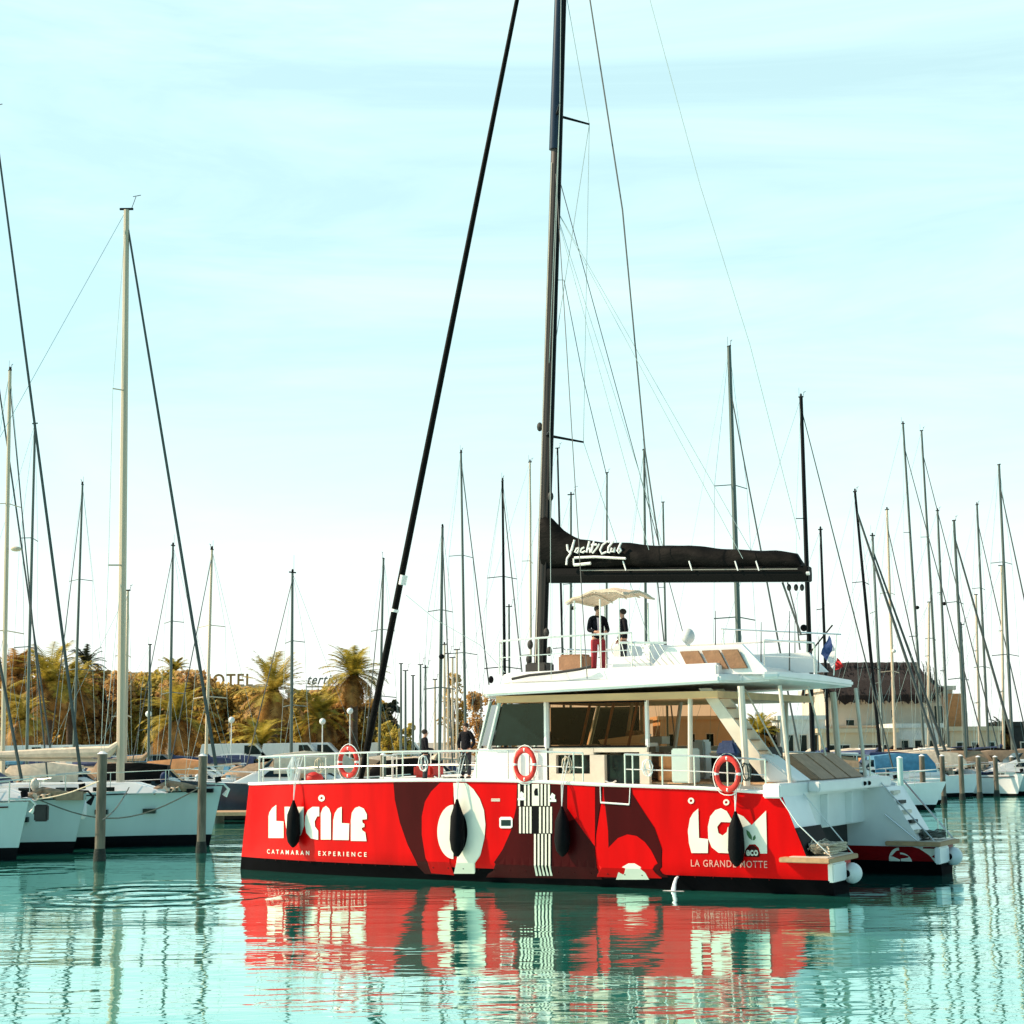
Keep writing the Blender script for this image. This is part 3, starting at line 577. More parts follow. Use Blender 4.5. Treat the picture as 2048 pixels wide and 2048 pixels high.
# flybridge: coaming, seats, helm, bimini, rails
m = MB(); m.prism([(11.6, 1.3, 5.12), (12.1, 1.3, 5.62), (14.0, 1.3, 5.62), (14.6, 1.3, 5.0), (14.6, 1.3, 4.9), (11.6, 1.3, 5.0)], (0, .12, 0)); m.build('flybridge_coaming', 'gel', cat); m = MB(); m.prism([(9.3, 5.8, 5.12), (10.2, 5.8, 5.62), (14.0, 5.8, 5.62), (14.5, 5.8, 5.1)], (0, .12, 0)); m.build('flybridge_coaming', 'gel', cat)
for k, (s0, s1) in enumerate(((12.55, 13.0), (13.12, 13.52), (13.62, 14.0))):
    MB().hexa([(s0+.1, 1.24, 5.05), (s1+.15, 1.24, 5.05), (s1+.15, 1.29, 5.05), (s0+.1, 1.29, 5.05)], [(s0-.12, 1.22, 5.5), (s1-.08, 1.22, 5.5), (s1-.08, 1.27, 5.5), (s0-.12, 1.27, 5.5)]).build('flybridge_cushion', 'cush', cat, bevel=.01)
m = MB(); m.box(8.3, 9.05, 2.7, 3.2, 5.12, 5.62); m.build('flybridge_seat', 'cush', cat, bevel=.05)
m = MB(); m.box(9.2, 9.6, 4.1, 5.1, 5.12, 5.9); m.build('steering_console', 'gel', cat, bevel=.04)
m = MB(); m.torus((9.15, 4.6, 5.85), .24, .015, 'y'); m.build('steering_wheel', 'steel', cat)
m = MB(); m.box(10.4, 11.5, 1.6, 5.5, 5.12, 5.45); m.box(11.3, 11.5, 1.6, 5.5, 5.45, 5.75); m.build('flybridge_bench', 'gel', cat, bevel=.04)
bm_ = []
for i in range(9):
    s = 8.35+i*.215; bm_.append([(s, 3.05+j*.235, 7.02+.20*math.sin(math.pi*(i)/8)*.9+.10*math.sin(math.pi*j/8)+.02*i+.03*math.sin(i*2.1+j)) for j in range(9)])
m = MB(); m.grid(bm_); m.grid([[(p[0], p[1], p[2]-.05) for p in r] for r in bm_]);
for rr in (bm_[0], bm_[-1], [r[0] for r in bm_], [r[-1] for r in bm_]): m.grid([rr, [(p[0], p[1], p[2]-.05) for p in rr]])
bi = m.build('bimini', 'beige', cat, True)
for (s, t) in ((8.6, 3.1), (9.9, 3.1), (8.6, 4.85), (9.9, 4.85), (9.35, 3.1)): MB().tube([(s, t, 5.12), (s, t, 7.05)], .022, 6).build('bimini_post', 'steel', bi, True)
m = MB()
for i in range(5): m.tube([(8.4+i*.41, 3.05+k*.235, bm_[min(8, int((.05+i*.41)/.215))][k][2]-.07) for k in range(9)], .02, 5)
m.build('bimini_bow', 'trim', bi)
def frail(pts, zr):
    m = MB(); m.tube([(s, t, z+zr) for s, t, z in pts], .026, 6); m.tube([(s, t, z+zr*.5) for s, t, z in pts], .012, 5)
    for s, t, z in pts: m.tube([(s, t, z), (s, t, z+zr)], .018, 6)
    m.build('flybridge_rail', 'steel', cat, True)
frail([(6.9, 2.2, 5.1), (7.3, 1.4, 5.1), (8.6, 1.15, 5.12), (9.8, 1.15, 5.14), (11.2, 1.15, 5.15)], .85); frail([(6.9, 5.8, 5.1), (7.3, 6.6, 5.1), (9, 6.8, 5.12), (11, 6.8, 5.14), (13.6, 6.8, 5.15)], .85)
frail([(14.2, 2.2, 5.0), (14.8, 4, 5.0), (14.2, 5.8, 5.0)], .75)
# cage / folded bimini frame over the stair, liferaft canister, aerials
m = MB()
for i in range(7): m.tube([(10.9+i*.17, 1.2, 5.75-.01*i), (11.05+i*.19, 1.1, 5.35), (11.3+i*.17, 1.3, 5.12)], .013, 5)
m.tube([(10.85, 1.2, 5.77), (12.1, 1.2, 5.72)], .03, 6); m.build('folded_frame', 'steel', cat, True)
m = MB(); m.sphere((12.05, 2.6, 5.95), .17, .17, .2); m.tube([(12.05, 2.6, 5.2), (12.05, 2.6, 5.8)], .05); m.build('searchlight', 'gel2', cat, True)
for (s, t, h) in ((12.5, 3.2, 1.5), (13.0, 5.0, 1.3), (14.0, 4.4, 1.5), (14.4, 5.4, .9), (13.4, 6.4, 1.4)): MB().tube([(s, t, 5.1), (s+.05, t, 5.1+h)], [.02, .008], 5).build('aerial', 'stay', cat)
m = MB(); m.tube([(12.6, 3.4, 6.15), (14.9, 5.8, 6.05)], .02, 6); m.tube([(12.7, 3.4, 5.1), (12.65, 3.4, 6.15)], .018, 6); m.tube([(14.7, 5.7, 5.0), (14.8, 5.75, 6.05)], .018, 6); m.build('aft_arch', 'steel', cat, True)
m = MB(); m.sphere((14.2, 5.0, 6.2), .09, .12, .09); m.build('lamp', 'blackp', cat, True)
# hatches / lamps on roof nose
for (s, t) in ((6.75, 1.9), (7.35, 1.75), (7.3, 2.6)): MB().sphere((s, t, 5.0), .07, .07, .1, 8, 6).build('deck_lamp', 'blackp', cat, True)
for (s, t) in ((3.9, 4.0), (4.9, 2.6), (4.9, 5.4)): MB().box(s, s+.5, t-.3, t+.3, 2.37, 2.43).build('deck_hatch', 'glass', cat)
m = MB(); m.box(1.4, 2.1, 6.2, 6.9, 2.36, 2.75); m.build('deck_locker', 'buoy', cat, bevel=.08)
# --- rig
MX = 7.0
mtop = Vector((8.0, 4.0, 25.5)); mbot = Vector((MX, 4.0, 5.1))
def mp_(z): return mbot+(mtop-mbot)*((z-5.1)/20.4)
rows = []
for i in range(15):
    z = 5.1+20.4*i/14; c_ = mp_(z); a_, b_ = .155-.025*i/14, .12-.02*i/14
    rows.append([(c_.x+a_*math.cos(2*math.pi*k/12), c_.y+b_*math.sin(2*math.pi*k/12), z) for k in range(12)])
mast = MB().grid(rows, closed=True, capends=True).build('mast', 'mast', cat, True)
p = mp_(5.2); MB().tube([(mp_(z).x+.15, 4.0-.03, z) for z in (5.3, 12, 19, 25.2)], [.085, .085, .075, .06], 6).build('sail_track', 'mastdk', mast)
MB().tube([mp_(19.9)+Vector((-.02, -.02, 0)), mp_(25.48)+Vector((-.02, -.02, 0))], [.165, .14], 10).build('mast_wrap', 'navy', mast, True)
m = MB()
for dx, dy in ((-.05, -.13),): m.tube([(mp_(5.5).x+dx, 4+dy, 5.5), (mp_(12).x+dx*1.3, 4+dy, 12), (mp_(19.5).x+dx, 4+dy*.9, 19.5)], .012, 4)
m.build('halyards', 'trim', mast)
MB().box(MX-.3, MX+.35, 3.75, 4.25, 5.1, 5.5).build('mast_collar', 'dark', mast, bevel=.04)
for dx, dy, z in ((-.25, -.1, 6.0), (-.25, -.15, 5.6), (.3, -.2, 6.3), (.35, -.1, 5.8), (.3, -.2, 10.0), (-.2, -.05, 12.0)): MB().sphere((mp_(z).x+dx, 4+dy, z), .09, .07, .13, 8, 6).build('winch', 'dark', mast, True)
for z, ln in ((20.9, 1.0), (11.75, 1.1)):
    for sg in (1, -1):
        c_ = mp_(z); MB().tube([c_, c_+Vector((ln*.62, sg*ln*.80 if sg > 0 else -ln*.95, -.12))], [.045, .03], 6).build('spreader', 'mastdk', mast, True)
def sp(z, ln, sg): return mp_(z)+Vector((ln*.62, sg*ln*.80 if sg > 0 else -ln*.95, -.12))
for sg in (1, -1):
    line([mp_(25.3), sp(20.9, 1.0, sg), mp_(13.0)], .009, 'shroud', 'stayg', mast, 4)
    line([sp(20.9, 1.0, sg), sp(11.75, 1.1, sg), (9.2, 4+sg*3.3, 4.9)], .008, 'shroud', 'stayg', mast, 4)
    line([mp_(19.5), (10.2, 4+sg*3.3, 4.9)], .012, 'shroud', 'stay', mast, 4)
    line([mp_(18.3), (13.2, 4+sg*.5, 7.9)], .008, 'lazy_jack', 'stayg', mast, 4); line([mp_(18.3), (10.6, 4+sg*.5, 8.3)], .008, 'lazy_jack', 'stayg', mast, 4)
def P4(px, py, t=4.0):
    s, z = loc(px, py, t); return Vector((s, t, z))
line([P4(1168, -120), P4(1180, 0), P4(1245, 420), P4(1290, 900), P4(1318, 1090)], .022, 'topping_lift', 'stay', mast, 4)
line([P4(1275, -150), P4(1300, 0), P4(1400, 370), P4(1500, 690), P4(1600, 1080)], .009, 'running_stay', 'stayg', mast, 4)
line([P4(1112, 560), P4(1128, 560), P4(1165, 750), P4(1213, 950)], .014, 'running_stay', 'stay', mast, 4)
# forestay with furled black genoa
fa, fb = P4(735, 1492), P4(1034, 0); fdir = (fb-fa).normalized(); fbase = fa-fdir*1.1
fs_ = line([fbase, fa, fa+(fb-fa)*.3, fb, fb+fdir*1.2], [.07, .10, .095, .065, .045], 'furled_genoa', 'blkcl', cat, 10)
q = P4(806, 1160); line([q-fdir*.14, q+fdir*.14], .115, 'furling_band', 'whitef', fs_, 10)
q = P4(790, 1222); line([q-fdir*.03+A*0, q+fdir*.05], .108, 'furling_band', 'whitef', fs_, 10)
line([P4(812, 1190), P4(870, 1238), P4(960, 1290), P4(1010, 1345)], .008, 'genoa_sheet', 'stayg', fs_, 4)
MB().tube([fbase, fbase-fdir*.3], .14, 8).build('furling_drum', 'dark', fs_, True)
# boom and sail cover
ba, bb_ = P4(1098, 1152), P4(1620, 1148)
boom = MB().grid([[Vector((p.x, p.y+dy, p.z+dz)) for dy, dz in ((-.15, -.19), (.15, -.19), (.17, 0), (.15, .19), (-.15, .19), (-.17, 0))] for p in (ba, ba+(bb_-ba)*.5, bb_)], closed=True, capends=True).build('boom', 'boom', cat, bevel=.02)
MB().tube([bb_+Vector((-.02, -.19, 0)), bb_+Vector((.05, -.19, 0))], .05, 8).build('boom_sheave', 'steel', boom)
prof = [(1085, 1030), (1098, 1030), (1115, 1048), (1130, 1062), (1158, 1078), (1200, 1084), (1260, 1086), (1320, 1092), (1376, 1090), (1430, 1096), (1488, 1100), (1550, 1101), (1595, 1106), (1606, 1125)]
rows = []
NS = 48
def pinterp(x):
    for (x0, y0), (x1, y1) in zip(prof, prof[1:]):
        if x0 <= x <= x1: return y0+(y1-y0)*(x-x0)/(x1-x0)
    return prof[-1][1]
for i in range(NS+1):
    px = 1085+(1606-1085)*i/NS; tp = P4(px, pinterp(px)); bt = P4(px, 1138); h_ = tp.z-bt.z; row = []
    for j in range(15):
        a = -math.pi/2+math.pi*2*j/14 if 0 else j/14*2*math.pi
        u = (1-math.cos(a))/2                       # 0 bottom 1 top
        wdt = .20*math.sin(a)*(1.15-.35*u)
        nzv = noise.noise(Vector((i*.35, j*.6, 1)))*.05+.03*math.sin(i*.5+u*5)*(1 if 0 < j < 14 else 0)
        row.append((tp.x, 4+wdt+(nzv if abs(wdt) > .03 else 0), bt.z+h_*u+ .010*math.sin(i*.9)*u))
    rows.append(row[:-1])
cover = MB().grid(rows, closed=True, capends=True).build('sail_cover', 'blkcl', cat, True)
line([P4(1160, 1141, 3.78), P4(1595, 1138, 3.78)], .018, 'cover_batten', 'pl_lo', cover, 4)
for px in (1252, 1384, 1476, 1518): MB().tube([P4(px-6, 1122, 3.77), P4(px, 1141, 3.77)], .022, 4).build('cover_tie', 'whitef', cover)
# script lettering on the sail cover
def ztx(p): return P4(1040+p[0]*.18634, 1020+p[1]*.18634, 3.70)
SCR = [[(505, 370), (512, 430), (530, 455), (560, 425), (585, 320)], [(575, 350), (540, 470), (505, 520), (498, 590)],
       [(640, 405), (605, 415), (590, 450), (615, 460), (640, 410), (640, 455)], [(690, 400), (660, 415), (650, 450), (680, 455), (700, 440)],
       [(745, 335), (715, 455)], [(722, 430), (750, 405), (755, 455), (770, 445)], [(795, 335), (765, 440), (780, 462), (830, 400), (850, 362)], [(765, 375), (825, 370)],
       [(960, 345), (935, 335), (885, 375), (860, 430), (880, 470), (930, 450)], [(1005, 330), (950, 400), (945, 455), (965, 455)], [(985, 405), (975, 450), (1005, 445), (1015, 405), (1012, 455)],
       [(1085, 350), (1045, 440), (1060, 462), (1085, 435), (1070, 405), (1050, 420)]]
m = MB()
for s_ in SCR: m.tube([ztx(p) for p in s_], .030, 5)
m.tube([ztx((585, 512)), ztx((800, 502)), ztx((1135, 520))], .034, 5); m.tube([ztx((575, 520)), ztx((578, 590))], .025, 5); m.tube([ztx((578, 590)), ztx((760, 572))], .040, 5)
m.build('lettering', 'whitef', cover)
# mainsheet tackle & blocks
line([P4(1575, 1165), P4(1592, 1230), P4(1600, 1300)], .02, 'mainsheet', 'stay', cat, 4); line([P4(1565, 1165), P4(1602, 1270)], .03, 'mainsheet', 'stay', cat, 4)
for px in (1578, 1592, 1604): MB().sphere(P4(px, 1175), .06, .05, .09, 8, 6).build('block', 'dark', boom, True)

# --- things hung on the catamaran (world-placed, top-level)
def atW(name, s, t, z, label, c, group=None): return empty(name, W(s, t, z), YAW, label, c, group)
def fender(px, py0, py1, label, tilt=0):
    s, zt = S(px, py0); s2, zb = S(px, py1); t = tside(s, .9)-.20; h = zt-zb; r = empty('fender', W(s, t, zb), YAW, label, 'fender', 'black fenders along the red hull')
    zs = [0, .04, .12, .3, .7, .86, .94, 1]; rr = [.03, .08, .15, .19, .165, .09, .05, .03]
    rows = [[(rr[i]*math.cos(2*math.pi*k/12)+tilt*zs[i], rr[i]*math.sin(2*math.pi*k/12), zs[i]*h) for k in range(12)] for i in range(8)]
    MB().grid(rows, closed=True, capends=True).build('fender_body', 'fender', r, True)
    top_ = sheer(s)+.7-zb
    MB().tube([(tilt, 0, h), (tilt+.02, .05, sheer(s)-zb+.04), (tilt+.05, .32, top_)], .012, 5).build('lanyard', 'whitef', r); 
    MB().tube([(tilt, 0, h), (tilt-.03, .05, sheer(s)-zb+.04), (tilt-.06, .32, top_)], .012, 5).build('lanyard', 'whitef', r)
fender(596, 1600, 1694, 'black fender hanging over the white letters near the bow'); fender(922, 1598, 1712, 'black fender hanging over the cream circle')
fender(1131, 1612, 1712, 'black fender hanging right of the striped panel'); fender(1477, 1622, 1732, 'black fender hanging between the white letters near the stern')
def lifebuoy(px, py, t, label, r=.265):
    s, z = loc(px, py, t); o_ = empty('lifebuoy', W(s, t, z), YAW, label, 'lifebuoy', 'lifebuoys on the guard rails')
    MB().torus((0, 0, 0), r, .055, 'y', sz=1.32).build('ring', 'buoy', o_, True)
    for a in (0, 90, 180, 270):
        c_ = (r*math.cos(R(a)), 0, r*1.32*math.sin(R(a))); MB().sphere(c_, .062, .062, .062, 8, 6).build('reflective_band', 'whitef', o_, True)
    pts = [((r+.09)*math.cos(R(a)), 0, (r+.09)*1.32*math.sin(R(a))-.02*abs(math.sin(R(2*a)))) for a in range(0, 361, 15)]; MB().tube(pts, .012, 4).build('grab_line', 'whitef', o_)
lifebuoy(697, 1524, .32, 'red lifebuoy on the rail near the bow'); lifebuoy(1050, 1529, -.02, 'red lifebuoy on the rail below the dark windscreen'); lifebuoy(1455, 1548, -.02, 'red lifebuoy on the aft rail under a dark blue cap')
s, z = loc(1455, 1500, .02); o_ = tag(MB().hexa([(-.28, -.1, 0), (.28, -.1, 0), (.28, .15, 0), (-.28, .15, 0)], [(-.17, -.06, .33), (.17, -.06, .33), (.17, .1, .33), (-.17, .1, .33)]).build('buoy_light_cap', 'navycl', None, bevel=.05), 'dark blue cap above the aft lifebuoy', 'cap'); o_.location = W(s, .02, z-.12); o_.rotation_euler = (0, 0, YAW)
s, z = loc(623, 1560, .6); o_ = tag(MB().sphere((0, 0, .15), .26, .22, .20).build('mooring_buoy', 'buoy', None, True), 'small red buoy lying on the bow deck', 'buoy'); o_.location = W(s, .7, 2.3); 
# fender-bag bundle at bow
m = MB()
rr_ = random.Random(3)
for i in range(26): a = rr_.random()*6.28; m.tube([(.12*math.cos(a), .10*math.sin(a), 0), (.2*math.cos(a+.6), .16*math.sin(a+.6), .4), (.05*math.cos(a), .05*math.sin(a), .72)], .014, 4)
o_ = tag(m.build('rope_hank', 'whitef'), 'white rope hank hung on the bow rail above the fender', 'rope'); s, z = loc(590, 1560, .5); o_.location = W(s, .45, 2.32)
# rope pile on near platform
def ropepile(s, t, z, ln, wd, m_, label, seed, n=5):
    q = random.Random(seed); m = MB()
    for k in range(n):
        pts = []; ph = q.random()*6
        for i in range(34): pts.append((ln*(i/33-.5)+.12*math.cos(i*.9+ph), wd*.5*math.sin(i*.7+ph), .03+.03*k+.10*abs(math.sin(i*.45+ph))*q.random()))
        m.tube(pts, .018, 5)
    o_ = tag(m.build('rope_coil', m_, None, True), label, 'rope'); o_.location = W(s, t, z); o_.rotation_euler = (0, 0, YAW)
ropepile(15.95, .9, .86, .7, 1.3, 'rope', 'heap of beige mooring rope on the near swim platform', 4, 7)
ropepile(16.6, 7.0, .86, .6, .8, 'dkrope', 'heap of dark mooring rope on the far swim platform', 5)
# cooling-water jet
s, z = S(1357, 1760); tj = tside(s, .3); o_ = tag(MB().tube([(0, 0, .3), (0, -.10, .27), (0, -.20, .15), (0, -.26, 0)], [.03, .035, .045, .06], 8).add([(.28*math.cos(i*.785), -.26+.12*math.sin(i*.785), .012) for i in range(8)], [tuple(range(8))]).build('water_jet', 'jet', None, True), 'white jet of cooling water pouring from the red hull', 'water jet'); o_.location = W(s, tj, 0); o_.rotation_euler = (0, 0, YAW)
# french flag
fl = empty('flag', W(*(lambda q: (q[0], 6.0, q[1]))(loc(1588, 1345, 6.0))), YAW, 'French tricolour drooping from a raked staff at the stern', 'flag')
f0 = Vector((0, 0, 0)); f1 = Vector((.62, 0, 1.25)); f1 = Vector((loc(1665, 1250, 6.0)[0]-loc(1588, 1345, 6.0)[0], 0, loc(1665, 1250, 6.0)[1]-loc(1588, 1345, 6.0)[1]))
MB().tube([f0, f1], .022, 6).build('staff', 'mastdk', fl)
def fpt(px, py): a_ = loc(px, py, 6.0); b_ = loc(1588, 1345, 6.0); return Vector((a_[0]-b_[0], 0, a_[1]-b_[1]))
q0 = [fpt(1658, 1270), fpt(1641, 1308)]; q1 = [fpt(1667, 1292), fpt(1655, 1322)]; q2 = [fpt(1674, 1315), fpt(1666, 1338)]; q3 = [fpt(1688, 1332), fpt(1672, 1341)]
for nm, a_, b_, c_ in (('blue_panel', q0, q1, 'fblue'), ('white_panel', q1, q2, 'fwhite'), ('red_panel', q2, q3, 'fred')):
    rows = []
    for i in range(5):
        l0 = a_[0]+(b_[0]-a_[0])*i/4; l1 = a_[1]+(b_[1]-a_[1])*i/4; rows.append([l0+(l1-l0)*j/4+Vector((0, .05*math.sin(i*1.3+j*1.7), 0)) for j in range(5)])
    MB().grid(rows).build(nm, c_, fl, True)

# ------------------------------------------------------------------ people
def person(world, rz, label, jacket, trousers, hgt=1.72, arm='down', shirt=None, parent=None):
    r = empty('person', world, rz, label, 'person'); k = hgt/1.72
    V = lambda x, y, z: (x*k, y*k, z*k)
    # facing -y ; joints
    hand = {'down': [(-.27, -.02, 1.08), (-.29, -.08, .84)], 'front': [(-.25, -.04, 1.10), (-.14, -.27, 1.06)], 'pocket': [(-.29, .03, 1.10), (-.20, -.08, .92)]}[arm]
    pts = [V(0, 0, .93), V(0, 0, 1.12), V(0, .01, 1.30), V(0, .01, 1.42), V(0, 0, 1.49), V(0, -.015, 1.57), V(0, -.02, 1.66), V(0, -.085, 1.575)]
    rad = [(.14*k, .10*k), (.13*k, .095*k), (.15*k, .10*k), (.085*k, .07*k), .05*k, (.072*k, .085*k), (.070*k, .085*k), (.012*k, .016*k)]
    ed = [(0, 1), (1, 2), (2, 3), (3, 4), (4, 5), (5, 6), (5, 7)]
    def ch(base, ps, rs):
        i = base
        for p_, q_ in zip(ps, rs): pts.append(V(*p_)); rad.append(q_*k if not isinstance(q_, tuple) else (q_[0]*k, q_[1]*k)); ed.append((i, len(pts)-1)); i = len(pts)-1
        return i
    for sg in (-1, 1):
        e = (sg*-1*hand[0][0], hand[0][1], hand[0][2]); h_ = (sg*-1*hand[1][0], hand[1][1], hand[1][2])
        w_ = ch(3, [(sg*.17, .01, 1.40), e, h_], [.055, .042, .028])
        hv = (Vector(h_)-Vector(e)).normalized(); pm = Vector(h_)+hv*.05
        pal = ch(w_, [tuple(pm)], [(.034, .018)])
        sd = Vector((0, 1, 0)) if abs(hv.z) > .7 else Vector((0, 0, 1))
        for f, ln in ((-1.5, .065), (-.5, .078), (.5, .072), (1.5, .055)):
            b_ = pm+sd*f*.018+hv*.03; b2 = b_+hv*ln*.55+Vector((-sg*.008, 0, 0)); b3 = b_+hv*ln+Vector((-sg*.028, 0, 0)); ch(pal, [tuple(b_), tuple(b2), tuple(b3)], [.0088, .0082, .007])
        th = Vector(h_)+hv*.02-sd*.03; ch(w_, [tuple(th), tuple(th+hv*.04-sd*.018)], [.011, .009])
        ch(0, [(sg*.10, 0, .86), (sg*.11, -.015, .48), (sg*.115, .01, .09), (sg*.12, -.10, .035)], [.088, .058, .04, .035])
    skinmesh('body', pts, ed, rad, 'skin', r, 1)
    # clothes: slightly larger shells
    jp = [V(0, 0, .86), V(0, 0, 1.02), V(0, 0, 1.18), V(0, .01, 1.33), V(0, .01, 1.43)]; jr = [(.185*k, .135*k), (.175*k, .13*k), (.175*k, .125*k), (.18*k, .125*k), (.10*k, .085*k)]; je = [(0, 1), (1, 2), (2, 3), (3, 4)]
    for sg in (-1, 1):
        i = 4
        for p_, q_ in (((sg*.18, .01, 1.40), .072), ((sg*-1*hand[0][0], hand[0][1], hand[0][2]), .060), ((sg*-1*hand[1][0]*.995, hand[1][1], hand[1][2]+.015), .045)): jp.append(V(*p_)); jr.append(q_*k); je.append((i, len(jp)-1)); i = len(jp)-1
    skinmesh('jacket', jp, je, jr, jacket, r, 2)
    tp_ = [V(0, 0, .92)]; tr_ = [(.155*k, .115*k)]; te = []
    for sg in (-1, 1):
        i = 0
        for p_, q_ in (((sg*.10, 0, .82), .105), ((sg*.11, -.015, .48), .082), ((sg*.115, .01, .10), .07)): tp_.append(V(*p_)); tr_.append(q_*k); te.append((i, len(tp_)-1)); i = len(tp_)-1
    skinmesh('trousers', tp_, te, tr_, trousers, r, 2)
    for sg in (-1, 1): m = MB(); m.sphere(V(sg*.12, -.05, .045), .052*k, .135*k, .045*k); m.build('shoe', 'shoe', r, True)
    m = MB(); m.sphere(V(0, .012, 1.655), .088*k, .10*k, .085*k, 14, 10); m.build('hair', 'hair', r, True)
    m = MB()
    for sg in (-1, 1): m.sphere(V(sg*.032, -.098, 1.615), .011*k, .008*k, .009*k, 8, 6)
    m.build('eyes', 'blackp', r, True); MB().box(-.022*k, .022*k, -.096*k, -.088*k, 1.535*k, 1.543*k).build('mouth', 'maroon', r)
    if shirt: MB().hexa([V(-.03, -.15, 1.0), V(.03, -.15, 1.0), V(.03, -.12, 1.0), V(-.03, -.12, 1.0)], [V(-.05, -.13, 1.42), V(.05, -.13, 1.42), V(.05, -.09, 1.42), V(-.05, -.09, 1.42)]).build('shirt', shirt, r)
    return r
s1 = loc(1197, 1340, 3.5)[0]; person(W(s1, 3.5, 5.11), R(12), 'person in open black jacket and red trousers standing on the flybridge', 'jacket', 'redtr', 1.80, 'front', 'shirt')
s1 = loc(1247, 1340, 3.5)[0]; person(W(s1, 3.5, 5.11), R(-80), 'person in black coat seen in profile on the flybridge', 'jacket', 'navytr', 1.68, 'pocket')
s1 = loc(932, 1530, 4.6)[0]; person(W(s1, 4.6, 2.37), R(-30), 'person in dark clothes standing on the foredeck nearer the cabin', 'jacket', 'navytr', 1.55, 'pocket')
s1 = loc(850, 1530, 4.2)[0]; person(W(s1, 4.2, 2.25), R(100), 'person in dark clothes on the foredeck nearer the furled sail', 'jacket', 'navytr', 1.5, 'front')

# ------------------------------------------------------------------ sailboats
BERTHS = []
def capsule(cx, cy, hd, ln, bm): return [(cx+math.cos(hd)*u*ln*.42, cy+math.sin(hd)*u*ln*.42, bm*.5) for u in (-1, -.6, -.2, .2, .6, 1)]
def free(c): return all((x-a)**2+(y-b)**2 > (r_+q)**2*.92 for (x, y, r_) in c for (a, b, q) in BERTHS)
def berth(place, d, ln, bm):
    # moor the boat at the first free depth near d, so that no two hulls share water
    for k in range(60):
        dd = d+(.9*(k+1)//2)*(1 if k % 2 else -1) if k else d
        cx, cy, hd = place(dd)
        if dd < (97 if cx > 17.5 else 76) or dd > 125: continue
        c = capsule(cx, cy, hd, ln, bm)
        if free(c): BERTHS.extend(c); return dd
    cx, cy, hd = place(d); BERTHS.extend(capsule(cx, cy, hd, ln, bm)); print('crowded', d, cx); return d
def boathull(L_, Bm, fb, rake, mats, parent, stripe=.14, boot=.10, cheek=None, bottom=None):
    """x forward, bow at +L/2; transom at -L/2"""
    n = 16; rows = []
    for i in range(n+1):
        u = i/n; x = -L_/2+L_*u; b = Bm/2*min(1, (.78+.22*sm(u/.35)))*(1-sm((u-.45)/.55)**1.25)+.02
        zs = fb*(1+.22*max(0, u-.3)-.03*math.sin(u*3.1)); zz = [zs, zs*.7, zs*.4, stripe+boot, stripe, 0, -.3]
        ff = [1, .985, .95, .90, .88, .74, .3]; sh = lambda z: -rake*max(0, (zs-z)/zs)*sm((u-.55)/.45)
        rows.append([(x+sh(z), -b*f_, z) for z, f_ in zip(zz, ff)]+[(x+sh(z), b*f_, z) for z, f_ in zip(zz[::-1], ff[::-1])])
    m = MB()
    for i in range(n):
        nn = len(rows[0])
        for j in range(nn):
            k = (j+1) % nn; j_ = min(j, nn-2-j) if j < nn-1 else -1
            m.mi = 1 if j_ == -1 else (2 if j_ in (3,) else (3 if j_ >= 4 else 0))
            m.add([rows[i][j], rows[i][k], rows[i+1][k], rows[i+1][j]], [(0, 1, 2, 3)])
    m.mi = 0; m.add(rows[0], [tuple(range(len(rows[0])))])
    return m.build('hull', mats, parent, smooth=True), rows
